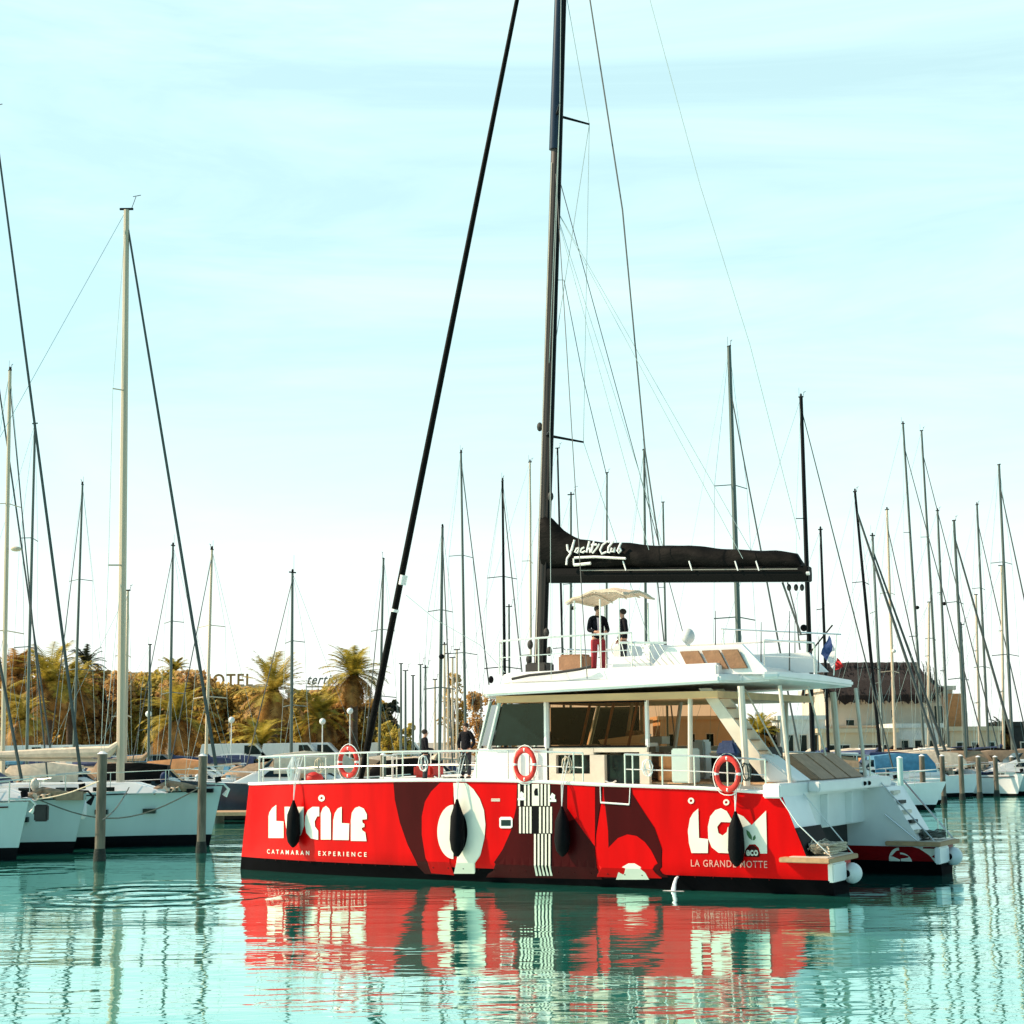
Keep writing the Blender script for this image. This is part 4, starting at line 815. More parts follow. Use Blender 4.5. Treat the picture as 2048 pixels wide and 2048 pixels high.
def sailboat(mx, my, bx, d, Ln, label, mastm='alug', hullm='gel', mr=.085, stay_px=None, stay_top=.97, staym='stay', stayr=.035, coverm='navycl', group=None, detail=1, side=1, head=None, boom=True, hooded=None, deckz=1.1, wires=True, clut=True):
    """mx,my mast-head px; bx mast px near deck; side=+1 bow to the right"""
    head0 = head
    def place(dd):
        ft = onY(bx, 1480, dd); J_ = .36*Ln; h_ = head0; sd_ = side
        if h_ is None:
            if stay_px is not None:
                lx = onY(stay_px, 1480, dd).x-ft.x; h_ = -math.acos(max(-1, min(1, abs(lx)/J_))); sd_ = 1 if lx > 0 else -1
            else: h_ = R(-15)
        elif h_ == 0 and stay_px is not None: J_ = abs(onY(stay_px, 1480, dd).x-ft.x)
        hh = h_ if sd_ == 1 else math.pi-h_; q_ = Ln/2-J_
        return ft.x-math.cos(hh)*q_, dd-math.sin(hh)*q_, hh
    Bm = Ln*(.31 if deckz < 1.4 else .22)
    if deckz < 1.4: d = berth(place, d, Ln, Bm)
    else: BERTHS.extend(capsule(*place(d), Ln, Bm))
    foot = onY(bx, 1480, d); topw = onY(mx, my, d); J = .36*Ln
    if head is None:
        if stay_px is not None:
            sx = onY(stay_px, 1480, d).x; lat = abs(sx-foot.x); cc = max(-1, min(1, lat/J)); head = -math.acos(cc) if cc < 1 else 0
            side = 1 if sx > foot.x else -1
        else: head = R(-15)
    if head is not None and stay_px is not None and head == 0: J = abs(onY(stay_px, 1480, d).x-foot.x)
    hd = head if side == 1 else math.pi-head
    r = empty('sailboat', (0, 0, 0), hd, label, 'sailboat', group)
    fwd = Vector((math.cos(hd), math.sin(hd), 0)); mxl = Ln/2-J          # mast x in hull frame
    r.location = Vector((foot.x, d, 0))-fwd*mxl
    inv = lambda p: Vector(((p-r.location).dot(fwd), (p-r.location).dot(Vector((-fwd.y, fwd.x, 0))), p.z))
    fb = deckz
    boathull(Ln, Bm, fb, Ln*(.05 if deckz < 1.4 else .028), [hullm, 'gel2', hullm if deckz < 1.4 else 'blackp', 'blackp'], r, stripe=.14 if deckz < 1.4 else .30, boot=.10 if deckz < 1.4 else .07)
    tl = inv(Vector((topw.x, d, topw.z))); fl_ = Vector((mxl, 0, fb))
    mo = MB().tube([fl_, fl_+(tl-fl_)*.5, tl], [mr*1.05, mr, mr*.75], 8).build('mast', mastm, r, True)
    # coachroof
    cz = fb+.42
    co = MB().hexa([(mxl-Ln*.28, -Bm*.30, fb), (mxl+Ln*.12, -Bm*.2, fb+.05), (mxl+Ln*.12, Bm*.2, fb+.05), (mxl-Ln*.28, Bm*.30, fb)], [(mxl-Ln*.27, -Bm*.25, cz), (mxl+Ln*.04, -Bm*.15, cz), (mxl+Ln*.04, Bm*.15, cz), (mxl-Ln*.27, Bm*.25, cz)]).build('coachroof', 'gel', r, bevel=.03)
    for k in range(3):
        for sg in (-1, 1): x = mxl-Ln*.22+k*Ln*.085; yb = Bm*(.30-.02*k)-.035; MB().box(x, x+Ln*.05, sg*yb-.02 if sg > 0 else -yb-.02, sg*yb+.02 if sg > 0 else -yb+.02, fb+.14, fb+.28).build('cabin_window', 'glass', co)
    if clut:
        q = random.Random(int(mx*3+my)); tn = ['blackp', 'tan', 'trim', 'navycl', 'cush', 'dkrope', 'whitef', 'bluecl']
        MB().box(mxl-Ln*.40, mxl-Ln*.30, -.35, .35, fb+.02, fb+.65).build('cockpit_table', q.choice(tn), r, bevel=.03)
        MB().box(mxl+Ln*.16, mxl+Ln*.22, -.3, .3, fb+.05, fb+.16+.2*q.random()).build('hatch', q.choice(['glass', 'tan', 'blackp']), r)
        MB().sphere((mxl+Ln*.10, Bm*.05, cz+.12), .14, .14, .22, 8, 6).build('vent', q.choice(tn), r, True)
        MB().tube([(mxl-Ln*.3, -Bm*.36, fb+.1), (mxl-Ln*.3, -Bm*.36, fb+.32)], [.13, .09], 10).build('winch', 'steel', r, True)
        MB().box(-Ln/2+.25, -Ln/2+.45, -Bm*.25, -Bm*.25+.5, fb+.1, fb+.9).build('pushpit_locker', q.choice(tn), r, bevel=.05)
        for u in (.25, .5, .7):
            if q.random() < .8: hx = -Ln/2+Ln*u; MB().tube([(hx, -Bm*.5*(1-max(0, u-.45)*.7)-.06, fb-.75), (hx, -Bm*.5*(1-max(0, u-.45)*.7)-.06, fb-.65), (hx, -Bm*.5*(1-max(0, u-.45)*.7)-.06, fb-.2), (hx, -Bm*.5*(1-max(0, u-.45)*.7)-.06, fb-.1)], [.04, .12, .12, .03], 8).build('fender', q.choice(['navycl', 'whitef', 'blackp']), r, True)
        if q.random() < .6:
            pts = [(mxl+Ln*.1+.5*i/8, .5*math.sin(i*1.9), fb+.12+.12*abs(math.sin(i*1.1))) for i in range(12)]; MB().tube(pts, .07, 5).build('folded_sail', q.choice(['beige', 'navycl', 'tan']), r, True)
    if boom:
        bl = Ln*.34; bo = MB().tube([(mxl-.1, 0, fb+1.15), (mxl-bl, 0, fb+1.25)], .06, 6).build('boom', mastm, r, True)
        if coverm: MB().tube([(mxl-.05, 0, fb+1.75), (mxl-.4, 0, fb+1.45), (mxl-bl*.5, 0, fb+1.42), (mxl-bl, 0, fb+1.36)], [.10, .20, .17, .09], 8).build('sail_cover', coverm, bo, True)
    if hooded:
        rows = []
        for i in range(5):
            a = math.pi*i/4*.5; rows.append([(mxl-Ln*.27-.0-.8*math.sin(a)*1.0, Bm*.28*math.cos(math.pi*j/8), cz-.05+.75*math.sin(math.pi*j/8)*(.35+.65*math.sin(a))) for j in range(9)])
        MB().grid(rows).build('sprayhood', hooded, r, True)
    # rigging
    if stay_px is not None or wires:
        tpz = fl_+(tl-fl_)*stay_top; bow = Vector((Ln/2-.1, 0, fb*1.16))
        st_o = MB().tube([tpz, bow+(tpz-bow)*.5, bow+(tpz-bow)*.03], [stayr*.7, stayr, stayr*1.2], 6).build('forestay', staym, r, True) if stay_px is not None else None
    if wires:
        m = MB(); h = tl-fl_
        for sg in (-1, 1):
            a1 = fl_+h*.38; a2 = fl_+h*.68; t1 = a1+Vector((-.25, sg*Bm*.30, -.1)); t2 = a2+Vector((-.22, sg*Bm*.24, -.1)); ch = Vector((mxl-.35, sg*Bm*.44, fb))
            m.tube([ch, t1, t2, tl], .010, 3); m.tube([ch, a1], .010, 3)
            MB().tube([a1, t1], .03, 5).build('spreader', mastm, mo); MB().tube([a2, t2], .025, 5).build('spreader', mastm, mo)
        m.tube([tl, (-Ln/2+.1, 0, fb)], .010, 3); m.build('standing_rigging', 'stayg', r)
    bx_ = Ln/2-.1; bz_ = fb*1.16
    if clut:
        MB().tube([(bx_-.5, 0, bz_+.08), (bx_+.15, 0, bz_+.06), (bx_+.32, 0, bz_-.12), (bx_+.18, 0, bz_-.34)], [.035, .035, .05, .10], 6).build('anchor', 'mastdk' if q.random() < .6 else 'steel', r, True)
        if stay_px is not None: MB().tube([(bx_-.03, 0, bz_+.12), (bx_-.06, 0, bz_+.30)], .11, 8).build('furling_drum', 'blackp', r, True)
        def hs_(x): u = (x+Ln/2)/Ln; return -(Bm/2*min(1, (.78+.22*sm(u/.35)))*(1-sm((u-.45)/.55)**1.25)+.02)
        MB().tube([(x_, hs_(x_)*.99-.01, fb*(1+.22*max(0, (x_+Ln/2)/Ln-.3))-.14) for x_ in [-Ln/2+.3+(Ln-.9)*i/14 for i in range(15)]], .028, 4).build('cove_stripe', q.choice(['navy', 'bluecl', 'maroon', 'mastdk']), r)
        if deckz > 1.4:
            for x_ in (mxl-.6, mxl+.9): MB().box(x_, x_+.42, hs_(x_)*.975-.03, hs_(x_)*.975+.3, fb-.62, fb-.46).build('portlight', 'glass', r)
            MB().tube([(mxl+1.2, -.4, fb+.1), (mxl+1.6, .2, fb+.28), (mxl+2.2, -.1, fb+.22), (mxl+2.9, .1, fb+.12)], [.12, .2, .17, .08], 8).build('bagged_sail', q.choice(['navycl', 'tan']), r, True)
    m = MB(); q9 = random.Random(int(mx*5+my)); vs_ = q9.choice([.6, .8, 1.1]); m.box(tl.x-.22*vs_, tl.x+.22*vs_, tl.y-.03, tl.y+.03, tl.z, tl.z+.07)
    if q9.random() < .55: m.tube([(tl.x+.15*vs_, tl.y, tl.z), (tl.x+.3*vs_, tl.y, tl.z+.45*vs_)], .012, 4); m.tube([(tl.x+.2*vs_, tl.y, tl.z+.45*vs_), (tl.x+.46*vs_, tl.y, tl.z+.5*vs_)], .014, 4)
    if q9.random() < .6: m.tube([(tl.x-.1, tl.y, tl.z), (tl.x-.1, tl.y, tl.z+.9*vs_)], .008, 4)
    if q9.random() < .4: m.sphere((tl.x, tl.y, tl.z+.13), .06, .06, .10, 8, 5)
    if wires and q9.random() < .45: zr = .45+.2*q9.random(); pr_ = fl_+(tl-fl_)*zr; MB().sphere((pr_.x+.18, pr_.y, pr_.z), .16, .16, .14, 8, 6).build('radar_reflector', q9.choice(['gel2', 'mastdk']), mo, True)
    m.build('wind_vane', 'mastdk', mo)
    if detail:
        m = MB()
        for sg in (-1, 1):
            pts = []
            for u in (.0, .15, .3, .45, .6, .75, .87, .95):
                x = -Ln/2+Ln*u; b = Bm/2*min(1, (.78+.22*sm(u/.35)))*(1-sm((u-.45)/.55)**1.25)-.04; zs = fb*(1+.22*max(0, u-.3)-.03*math.sin(u*3.1)); pts.append((x, sg*max(.02, b), zs)); m.tube([(x, sg*max(.02, b), zs), (x, sg*max(.02, b), zs+.62)], .016, 4)
            m.tube([(a_, b_, c_+.62) for a_, b_, c_ in pts], .012, 4); m.tube([(a_, b_, c_+.32) for a_, b_, c_ in pts], .008, 3)
        bz = fb*1.16; m.tube([(Ln/2-.9, -.35, bz+.6), (Ln/2+.1, 0, bz+.68), (Ln/2-.9, .35, bz+.6)], .022, 5); m.build('guard_rail', 'steel', r)
    return r
BERTHS.extend(capsule(onY(540, 1500, 74).x, 74, R(190), 8, 2.7))
# big boats on the left, bows to the right
sailboat(-12, 225, -14, 51.9, 13.5, 'white sailboat, second of the left pair, whose long forestay slants down to the left pile', 'alutan', 'hullteal', .11, 176, .995, 'stay', .05, None, head=0, deckz=1.62, boom=False)
sailboat(253, 420, 243, 55.3, 14.5, 'white sailboat with tall beige mast and a bow right of the second pile', 'alutan', 'hullteal', .135, 446, .985, 'stay', .055, 'beige', head=0, deckz=1.72, hooded='navycl', boom=True)
sailboat(-190, 300, -190, 49.0, 12.0, 'white sailboat cut by the left edge of the photo, nearest on the left', 'alutan', 'hullteal', .11, 62, .99, 'stay', .045, None, head=0, deckz=1.5, boom=False)
sailboat(20, 742, 8, 76, 12, 'sailboat with a beige mast carrying a radar dome near the left edge', 'alutan', 'gel', .11, 140, .97, coverm='beige')
sailboat(-60, 330, -60, 64, 12, 'sailboat behind the left edge whose dark forestay crosses the beige mast', 'alug', 'gel', .1, 118, .97, 'stay', .05, None)
LBL = 'sailboats moored in the left basin'; MBL = 'sailboats moored far behind the catamaran'; RBL = 'sailboats moored in the right basin'
LS = [(70, 848, 55, 88, 11, 'alug', None, 'grey mast just right of the left-edge mast'), (165, 970, 148, 92, 10, 'alug', 128, 'thin grey mast left of the tall beige mast'),
      (256, 1182, 252, 84, 9, 'alutan', None, 'short wooden mast hugging the tall beige mast'), (346, 1092, 340, 96, 10, 'alug', 282, 'thin mast left of the second pile'),
      (424, 1100, 412, 82, 11, 'alutan', 362, 'beige mast above the second pile'), (585, 1146, 583, 88, 10, 'alug', 500, 'mast between the two palms'),
      (767, 1118, 757, 92, 10, 'alug', 735, 'mast touching the furled black forestay'), (300, 1290, 298, 100, 8, 'alug', None, 'short mast under the long forestay')]
for (a, y, b_, d, ln, mm, sx, lb) in LS: sailboat(a, y, b_, d, ln, 'white sailboat with '+lb, mm, 'gel', .085, sx, .97, 'stay', .03, rnd.choice(['navycl', 'beige', 'bluecl', 'tan']), LBL, detail=1, head=None if sx else R(-20), hooded=rnd.choice([None, 'navycl', 'tan']))
MS = [(885, 1056, 878, 84, 9, 'alug', 912, 'slim mast left of the two tall ones by the genoa'), (922, 906, 932, 88, 12, 'alug', 1003, 'tallest mast between genoa and main mast'), (1005, 963, 1011, 92, 12, 'mastdk', 1066, 'dark mast left of the main mast'),
      (1060, 925, 1062, 97, 12, 'alutan', None, 'pale mast just left of the catamaran mast'), (1018, 1214, 1019, 105, 8, 'alug', None, 'short mast left of the hardtop nose'),
      (1115, 897, 1130, 100, 12, 'mastdk', None, 'dark leaning mast right of the catamaran mast'), (1142, 990, 1140, 104, 10, 'alug', None, 'thin mast above the black sail cover, nearest the main mast'),
      (1214, 946, 1211, 98, 11, 'alug', None, 'mast rising over the script on the sail cover'), (1288, 900, 1293, 94, 11, 'alug', 1345, 'taller mast over the middle of the sail cover'), (1326, 1005, 1335, 103, 10, 'alug', None, 'short mast over the middle of the sail cover'),
      (1458, 694, 1484, 76, 13, 'alug', 1580, 'tall grey mast over the aft half of the boom'), (1602, 795, 1625, 66, 12, 'mastdk', 1775, 'tall black mast at the boom end'), (1641, 1060, 1656, 92, 9, 'mastdk', None, 'short dark mast behind the flag')]
for (a, y, b_, d, ln, mm, sx, lb) in MS: sailboat(a, y, b_, d, ln, 'white sailboat with '+lb, mm, 'gel', .13 if d < 80 else .09, sx, .97 if sx != 1580 else .9, 'stay', .04, rnd.choice(['navycl', 'beige', 'bluecl', None]), MBL, detail=1, head=None if sx else R(-25), hooded=rnd.choice([None, 'navycl', 'tan']))
RS = [(1710, 984, 1762, 92, 12, 'mastdk', 1862, 'black mast leaning left of the thatched roof', 'stay', .09), (1745, 1072, 1765, 104, 11, 'alug', 1905, 'short grey mast crossing the black one', 'stay', .085), (1774, 1020, 1789, 107, 11, 'alutan', 1860, 'straight beige mast over the thatched roof', 'stay', .045),
      (1806, 848, 1848, 110, 13, 'alug', 1962, 'tallest grey mast in the right basin', 'stay', .045), (1843, 862, 1880, 114, 13, 'alug', 1985, 'second tallest grey mast in the right basin', 'stay', .045), (1875, 1022, 1896, 118, 11, 'alug', None, 'grey mast right of the two tallest', 'stay', .045),
      (1908, 1042, 1930, 108, 11, 'alug', 2012, 'grey mast with a dark forestay near the right side', 'stay', .075), (1954, 1010, 1976, 112, 11, 'alug', 2040, 'grey mast second from the right edge', 'stay', .045), (1998, 930, 2024, 104, 12, 'alug', 2080, 'tall grey mast nearest the right edge', 'stay', .05),
      (2003, 1132, 2005, 119, 9, 'alutan', None, 'small beige mast beside the right-edge mast', 'stay', .045), (1858, 1205, 1854, 120, 9, 'alutan', None, 'small beige mast between the two tallest', 'stay', .045), (1952, 1190, 1958, 121, 9, 'alutan', None, 'small beige mast left of the right-edge pair', 'stay', .045), (1922, 1250, 1935, 122, 8, 'alug', None, 'smallest grey mast in the right basin', 'stay', .045)]
for (a, y, b_, d, ln, mm, sx, lb, sm_, sr_) in RS: sailboat(a, y, b_, d, ln, 'white sailboat with '+lb, mm, rnd.choice(['gel', 'hullteal', 'gel']), .10, sx, .93, sm_, sr_, rnd.choice(['navycl', 'beige', None, 'blkcl']), RBL, detail=1, head=None if sx else R(-20), hooded=rnd.choice([None, 'navycl', 'tan']))
for i, (x, y) in enumerate([(802, 1328), (811, 1342), (826, 1352), (841, 1330), (851, 1336), (889, 1290), (896, 1308), (905, 1316), (914, 1300), (870, 1360)]):
    sailboat(x, y, x, 118-i*.8, 8, ['thin far mast leftmost behind the foredeck', 'thin far mast second from the genoa', 'shortest thin far mast by the genoa', 'thin far mast fourth from the genoa', 'thin far mast fifth from the genoa', 'tallest thin far mast in the middle clump', 'far mast second in the middle clump', 'far mast third in the middle clump', 'far mast right in the middle clump', 'short far mast between the two groups'][i].replace('thin', 'sailboat with thin', 1) if i < 6 else 'sailboat with '+['far mast second in the middle clump', 'far mast third in the middle clump', 'far mast right in the middle clump', 'short far mast between the two groups'][i-6], 'alutan' if i > 4 else 'alug', 'gel', .09, None, .97, group='small sailboats far behind the foredeck', detail=0, wires=False, head=R(-30), coverm=None)
# radar dome & steaming lamp on left mast
m = MB(); m.sphere((0, 0, 0), .26, .26, .12); o_ = m.build('radar_dome', 'beige', None, True); p_ = onY(32, 1098, 76); o_.location = p_; tag(o_, 'small radar dome on the beige mast at the left edge', 'radar')

# ------------------------------------------------------------------ motorboats
def motorboat(px, d, Ln, hd, label, hullm='gel', top='gel', canopy=None, flyb=False, group=None, deckz=.95):
    if d != 74: d = berth(lambda dd: (onY(px, 1500, dd).x, dd, hd), d, Ln, Ln*.34)
    p_ = onY(px, 1500, d); r = empty('motorboat', (p_.x, d, 0), hd, label, 'motorboat', group); Bm = Ln*.34; fb = deckz
    boathull(Ln, Bm, fb, Ln*.08, [hullm, 'gel', 'blackp', 'blackp'], r)
    MB().hexa([(-Ln*.15, -Bm*.36, fb), (Ln*.22, -Bm*.24, fb+.05), (Ln*.22, Bm*.24, fb+.05), (-Ln*.15, Bm*.36, fb)], [(-Ln*.15, -Bm*.32, fb+.75), (Ln*.02, -Bm*.26, fb+.8), (Ln*.02, Bm*.26, fb+.8), (-Ln*.15, Bm*.32, fb+.75)]).build('cabin', top, r, bevel=.05)
    for sg in (-1, 1): MB().prism([(-Ln*.12, sg*(Bm*.345), fb+.35), (Ln*.05, sg*Bm*.305, fb+.35), (-Ln*.0, sg*Bm*.285, fb+.65), (-Ln*.12, sg*Bm*.33, fb+.62)], (0, sg*.03, 0)).build('side_window', 'glass', r)
    MB().hexa([(Ln*.03, -Bm*.25, fb+.55), (Ln*.09, -Bm*.22, fb+.5), (Ln*.09, Bm*.22, fb+.5), (Ln*.03, Bm*.25, fb+.55)], [(-Ln*.02, -Bm*.24, fb+1.15), (-Ln*.01, -Bm*.2, fb+1.15), (-Ln*.01, Bm*.2, fb+1.15), (-Ln*.02, Bm*.24, fb+1.15)]).build('windscreen', 'glass', r)
    if canopy:
        rows = [[(x, Bm*.34*math.cos(math.pi*j/8), fb+.5+ (.95+.1*math.sin(x*2))*min(1, 1.5*math.sin(math.pi*j/8))*k_) for j in range(9)] for x, k_ in ((-Ln*.48, .5), (-Ln*.42, .95), (-Ln*.2, 1.05), (-Ln*.02, .9))]
        MB().grid(rows, capends=True).build('canopy', canopy, r, True)
    if flyb:
        m = MB(); m.box(-Ln*.16, Ln*.02, -Bm*.3, Bm*.3, fb+.81, fb+.9); m.box(-Ln*.16, -Ln*.02, -Bm*.28, Bm*.28, fb+1.5, fb+1.57)
        for x in (-Ln*.15, -Ln*.03):
            for y in (-Bm*.26, Bm*.26): m.tube([(x, y, fb+.9), (x, y, fb+1.5)], .025, 4)
        m.build('flybridge', 'gel', r)
    m = MB(); m.tube([(Ln*.05, -Bm*.38, fb+.55), (Ln*.3, -Bm*.28, fb+.65), (Ln*.46, 0, fb+.75), (Ln*.3, Bm*.28, fb+.65), (Ln*.05, Bm*.38, fb+.55)], .02, 4)
    for x, y in ((.05, .38), (.3, .28), (.3, -.28), (.05, -.38)): m.tube([(Ln*x, Bm*y, fb), (Ln*x, Bm*y, fb+.6)], .016, 4)
    m.build('bow_rail', 'steel', r)
    return r
motorboat(540, 74, 8, R(190), 'navy hulled motorboat with a white deck left of the catamaran bow', 'navy', canopy='beige', deckz=1.55)
ML = [(60, 78, 8, 10, 'gel', None, 'white motorboat near the left edge below the blue cover'), (170, 78, 8, 5, 'gel', 'beige', 'motorboat with beige canopy behind the left pile'), (110, 92, 9, 0, 'gel', 'navycl', 'motorboat with navy canopy beneath the left palms'),
      (300, 80, 6, -10, 'gel', 'tan', 'motorboat with tan canopy right of the beige mast'), (365, 88, 8, 0, 'gel', None, 'white motorboat left of the second pile'), (470, 82, 9, 10, 'gel', 'beige', 'motorboat with beige canopy right of the second pile'),
      (560, 92, 9, 0, 'gel', None, 'white motorboat below the middle palm'), (655, 86, 9, -5, 'gel', 'tan', 'motorboat under a tan dome cover before the tall palm'), (720, 98, 9, 0, 'gel', 'tealcl', 'motorboat with teal canopy beside the furled genoa'), (830, 92, 10, 0, 'gel', 'beige', 'motorboat with beige canopy behind the foredeck'),
      (960, 100, 10, -8, 'gel', None, 'white motorboat just left of the cabin'), (440, 104, 11, 180, 'gel', None, 'white flybridge motorboat behind the second pile')]
ML += [(15, 84, 8, 0, 'gel', 'tan', 'motorboat with tan canopy hard by the left edge'), (215, 86, 8, 0, 'gel', None, 'white open motorboat behind the tall beige mast'), (262, 94, 8, 10, 'gel', 'navycl', 'motorboat with navy canopy right behind the tall beige mast'), (345, 78, 7, 5, 'gel', 'blkcl', 'motorboat with black canopy left of the second pile'),
      (420, 92, 8, 0, 'gel', 'orange', 'motorboat with orange cover right behind the second pile'), (515, 96, 8, 0, 'gel', 'navycl', 'motorboat with navy canopy below the yellow-green palm'), (600, 80, 7, 8, 'gel', None, 'white open motorboat over the bow rail'), (780, 86, 8, 0, 'gel', 'tan', 'motorboat with tan canopy right of the furled genoa'), (890, 84, 8, 0, 'gel', 'blkcl', 'motorboat with black canopy between the foredeck persons')]
for k, (px, d, ln, h, hm, cn, lb) in enumerate(ML): motorboat(px, d, ln, R(h), lb, hm, canopy=cn, flyb=(k in (7, 11)), group='motorboats in the left and middle basin', deckz=1.1)
MR = [(1668, 88, 7, 8, 'gel', None, 'white open motorboat just behind the sunbed cushions'), (1720, 94, 8, -6, 'gel', 'tan', 'motorboat with tan canopy behind the blue canopied one'), (1775, 90, 6, 190, 'gel', None, 'small white open motorboat right of the far stern rail'), (1838, 94, 7, 0, 'gel', 'navycl', 'motorboat with navy canopy beside the first wooden pile'), (1872, 104, 8, 0, 'gel', 'beige', 'flybridge motorboat with beige canopy between the first piles'), (1935, 100, 7, 180, 'gel', 'tan', 'motorboat with tan canopy at the third wooden pile'), (1985, 99, 7, 0, 'gel', None, 'white open motorboat at the last piles'),
      (1400, 95, 10, 0, 'gel', None, 'white motorboat seen through the cockpit behind the stair'), (1300, 88, 10, 5, 'gel', 'beige', 'motorboat with beige canopy seen behind the cockpit'), (1540, 84, 9, -5, 'gel', 'navycl', 'motorboat with navy canopy seen under the aft hardtop'),
      (1735, 84, 7, 185, 'gel', 'bluecl', 'motorboat with blue canopy behind the stern beam'), (1795, 96, 8, 175, 'gel', 'beige', 'motorboat with beige canopy right of the stern'), (1858, 98, 7, 170, 'gel', 'tan', 'motorboat with tan cover behind the first right pile'),
      (1915, 103, 8, 0, 'gel', None, 'white motorboat between the middle right piles'), (1965, 108, 8, 8, 'gel', 'blkcl', 'motorboat with black canopy left of the last pile'), (2035, 112, 9, 0, 'gel', 'blkcl', 'motorboat with dark canopy at the right edge'), (1760, 114, 10, 0, 'gel', 'beige', 'white flybridge motorboat beneath the thatched roof'),
      (1825, 108, 8, 20, 'gel', 'orange', 'motorboat with orange cover in the second right row'), (1885, 112, 9, 5, 'gel', None, 'white open motorboat in the second right row'), (1945, 116, 9, -10, 'gel', 'beige', 'motorboat with beige canopy in the last right row'), (2000, 104, 8, 185, 'gel', 'tan', 'motorboat with tan canopy near the right edge'), (1680, 104, 9, 10, 'gel', None, 'white motorboat behind the aft cockpit')]
for k, (px, d, ln, h, hm, cn, lb) in enumerate(MR): motorboat(px, d, ln, R(h), lb, hm, canopy=cn, flyb=(k in (1, 4, 7, 16, 18)), group='motorboats in the right basin', deckz=1.15)
motorboat(2030, 97, 10, R(182), 'teal-grey motorboat with a white rubbing strake at the right edge', 'hullteal', deckz=1.3, canopy=None)
motorboat(1905, 100, 6, R(200), 'small dark launch between the first right piles', 'navy', deckz=.8, canopy=None)

pontoon(-45, 72, 6, 70, 2.0, 'long floating pontoon behind the left boats'); pontoon(20, 100, 48, 98, 2.2, 'floating pontoon behind the right boats'); pontoon(-40, 110, 20, 112, 2.2, 'far floating pontoon before the palm trees')
# ------------------------------------------------------------------ piles
def pile(px, ptop, pwl, label, rad=.14, group=None, steel=False):
    b_ = onZ(px, pwl, 0); tz = onY(px, ptop, b_.y).z; r = empty('mooring_pile', b_, 0, label, 'mooring pile', group)
    MB().tube([(0, 0, .35), (.0, 0, tz*.6), (0, 0, tz)], [rad, rad*.97, rad*.93], 12).build('post', 'hullteal' if steel else 'woodp', r, True)
    MB().tube([(0, 0, -1), (0, 0, .1), (0, 0, .36)], [rad*1.2, rad*1.25, rad*1.05], 12).build('weed_band', 'weed', r, True)
    MB().tube([(0, 0, tz), (0, 0, tz+.08)], [rad*1.1, rad*.3], 12).build('cap', 'whitef', r)
    return r, tz
pile(199, 1508, 1722, 'thick mooring pile left of the tall beige mast', .15); pile(402, 1512, 1706, 'mooring pile right of the tall beige mast', .14)
pile(766, 1510, 1655, 'dark mooring pile behind the foredeck rail', .13)
for k, (px, pt, pw) in enumerate([(1804, 1516, 1630), (1848, 1512, 1617), (1888, 1512, 1606), (1925, 1512, 1600), (1960, 1514, 1597), (1994, 1514, 1593), (2027, 1514, 1590)]):
    pile(px, pt, pw, ['blue-green steel pile beside the far stern', 'first wooden pile right of the stern', 'second wooden pile right of the stern', 'third wooden pile right of the stern', 'fourth wooden pile right of the stern', 'last wooden pile but one at the right', 'wooden pile nearest the right edge'][k], .14, 'row of mooring piles at the right', steel=(k == 0))
# mooring lines on the left
def sag(a, b_, s_, r, m_, label):
    a = Vector(a); b_ = Vector(b_); pts = [a+(b_-a)*i/14-Vector((0, 0, s_*math.sin(math.pi*i/14))) for i in range(15)]
    tag(MB().tube(pts, r, 5).build('mooring_line', m_, None, True), label, 'rope')
sag(onY(75, 1598, 49.5), onY(400, 1575, 50), .75, .022, 'dkrope', 'dark mooring line sagging from the nearest left bow to the second pile'); sag(onY(60, 1600, 49.3), onY(198, 1562, 46.2), .1, .02, 'rope', 'pale mooring line from the nearest left bow to the left pile')
sag(onY(205, 1640, 46), onY(258, 1575, 53.5), .15, .02, 'dkrope', 'dark mooring line from the left pile to the boat with the tall beige mast')
# bow anchors and square fender
o_ = tag(MB().box(-.2, .2, -.12, .12, -.25, .25).build('square_fender', 'dark', None, bevel=.04), 'dark square fender on the nearest left bow', 'fender'); o_.location = onY(83, 1626, 49.0)

